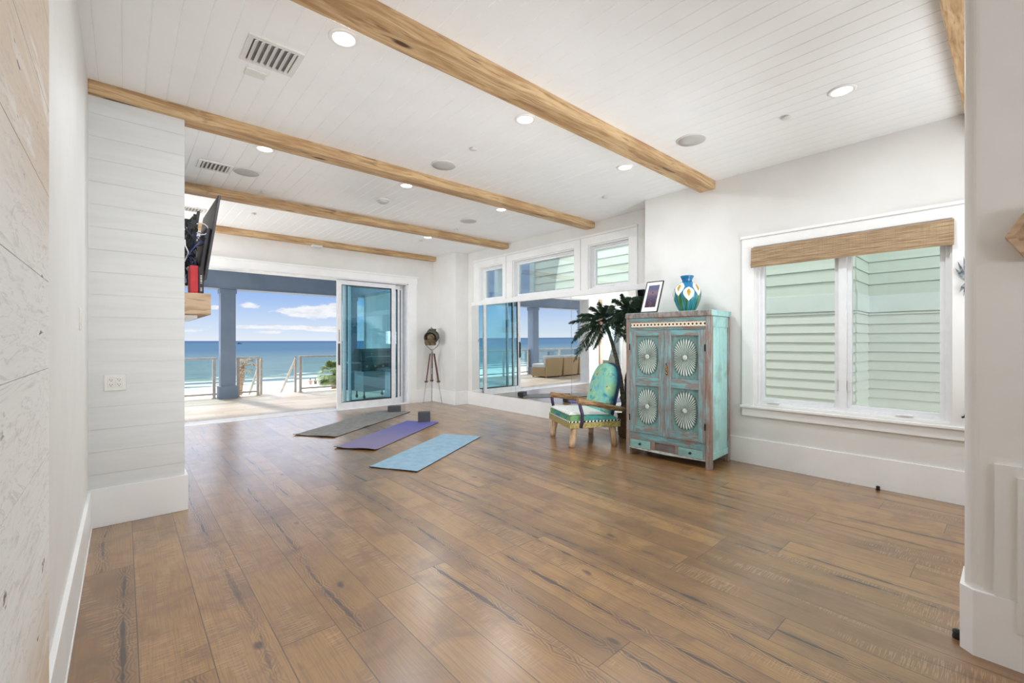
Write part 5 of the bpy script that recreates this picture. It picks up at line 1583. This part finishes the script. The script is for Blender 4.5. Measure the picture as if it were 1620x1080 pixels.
# unseen fill added behind the camera, bounced off the hall ceiling
area('hall_bounce_fill', (1.2, -2.6, 1.4), (1.3, -1.4, 3.05), 1.0, 1.0, 44, (.86, .93, 1))
sl = bpy.data.lights.new('floor_fill_spot', 'SPOT'); sl.energy = 262; sl.spot_size = radians(98); sl.spot_blend = 1.0; sl.shadow_soft_size = .25; sl.color = (.90, .95, 1)  # added spot below the frame edge, brightens the middle and far ceiling
so = bpy.data.objects.new('floor_fill_spot', sl); COL.objects.link(so); so.location = (.9, .25, .32)
so.rotation_euler = (Vector((3.6, 6.8, 3.8)) - Vector(so.location)).to_track_quat('-Z', 'Y').to_euler()
sl2 = bpy.data.lights.new('side_fill_spot', 'SPOT'); sl2.energy = 190; sl2.spot_size = radians(84); sl2.spot_blend = 1.0; sl2.shadow_soft_size = .25; sl2.color = (.92, .96, 1)  # added spot hidden behind the near wall, lifts the right-hand ceiling
so2 = bpy.data.objects.new('side_fill_spot', sl2); COL.objects.link(so2); so2.location = (3.5, -.25, .4)
so2.rotation_euler = (Vector((3.7, 6.6, 3.7)) - Vector(so2.location)).to_track_quat('-Z', 'Y').to_euler()
area('alcove_fill_light', (-1.62, 7.4, 1.3), (3.0, 6.4, 3.0), 1.2, 1.5, 140, (.92, .96, 1))  # added fill for the far ceiling; the alcove side wall has no window
#area('hall_fill_light', (1.2, -4.15, 1.6), (1.2, 0, 1.5), 2.4, 2.0, 26, (.96, .98, 1))
area('side_fill_light', (3.9, -4.15, 1.6), (3.9, 0, 1.5), 1.9, 2.0, 12, (.9, .95, 1))  # unseen fill added in the side room, in front of a solid wall
area('side_bounce_fill', (3.9, -.9, 1.4), (3.6, .3, 3.05), 1.0, 1.0, 28, (.9, .95, 1))  # unseen upward fill added in the side room to lift its ceiling

# ------------------------------------------------------------------ camera
cam = bpy.data.cameras.new('camera'); co = bpy.data.objects.new('camera', cam); COL.objects.link(co)
co.location = (0, 0, CH); co.rotation_euler = (pi / 2, 0, -radians(41.3))
cam.sensor_width = 36; cam.lens = 700 / 1620 * 36; cam.shift_y = -1 / 1620; cam.clip_end = 60000; cam.clip_start = .05
sc.camera = co
sc.view_settings.view_transform = 'Standard'; sc.view_settings.look = 'None'
sc.view_settings.exposure = 0.0; sc.view_settings.gamma = 1.0; sc.view_settings.use_curve_mapping = False
sc.cycles.max_bounces = 8; sc.cycles.diffuse_bounces = 4; sc.cycles.transparent_max_bounces = 20; sc.cycles.glossy_bounces = 4
sc.cycles.use_adaptive_sampling = True; sc.cycles.adaptive_threshold = .025
sc.cycles.sample_clamp_indirect = 6; sc.cycles.caustics_reflective = True; sc.cycles.blur_glossy = 1.0; sc.cycles.caustics_refractive = False
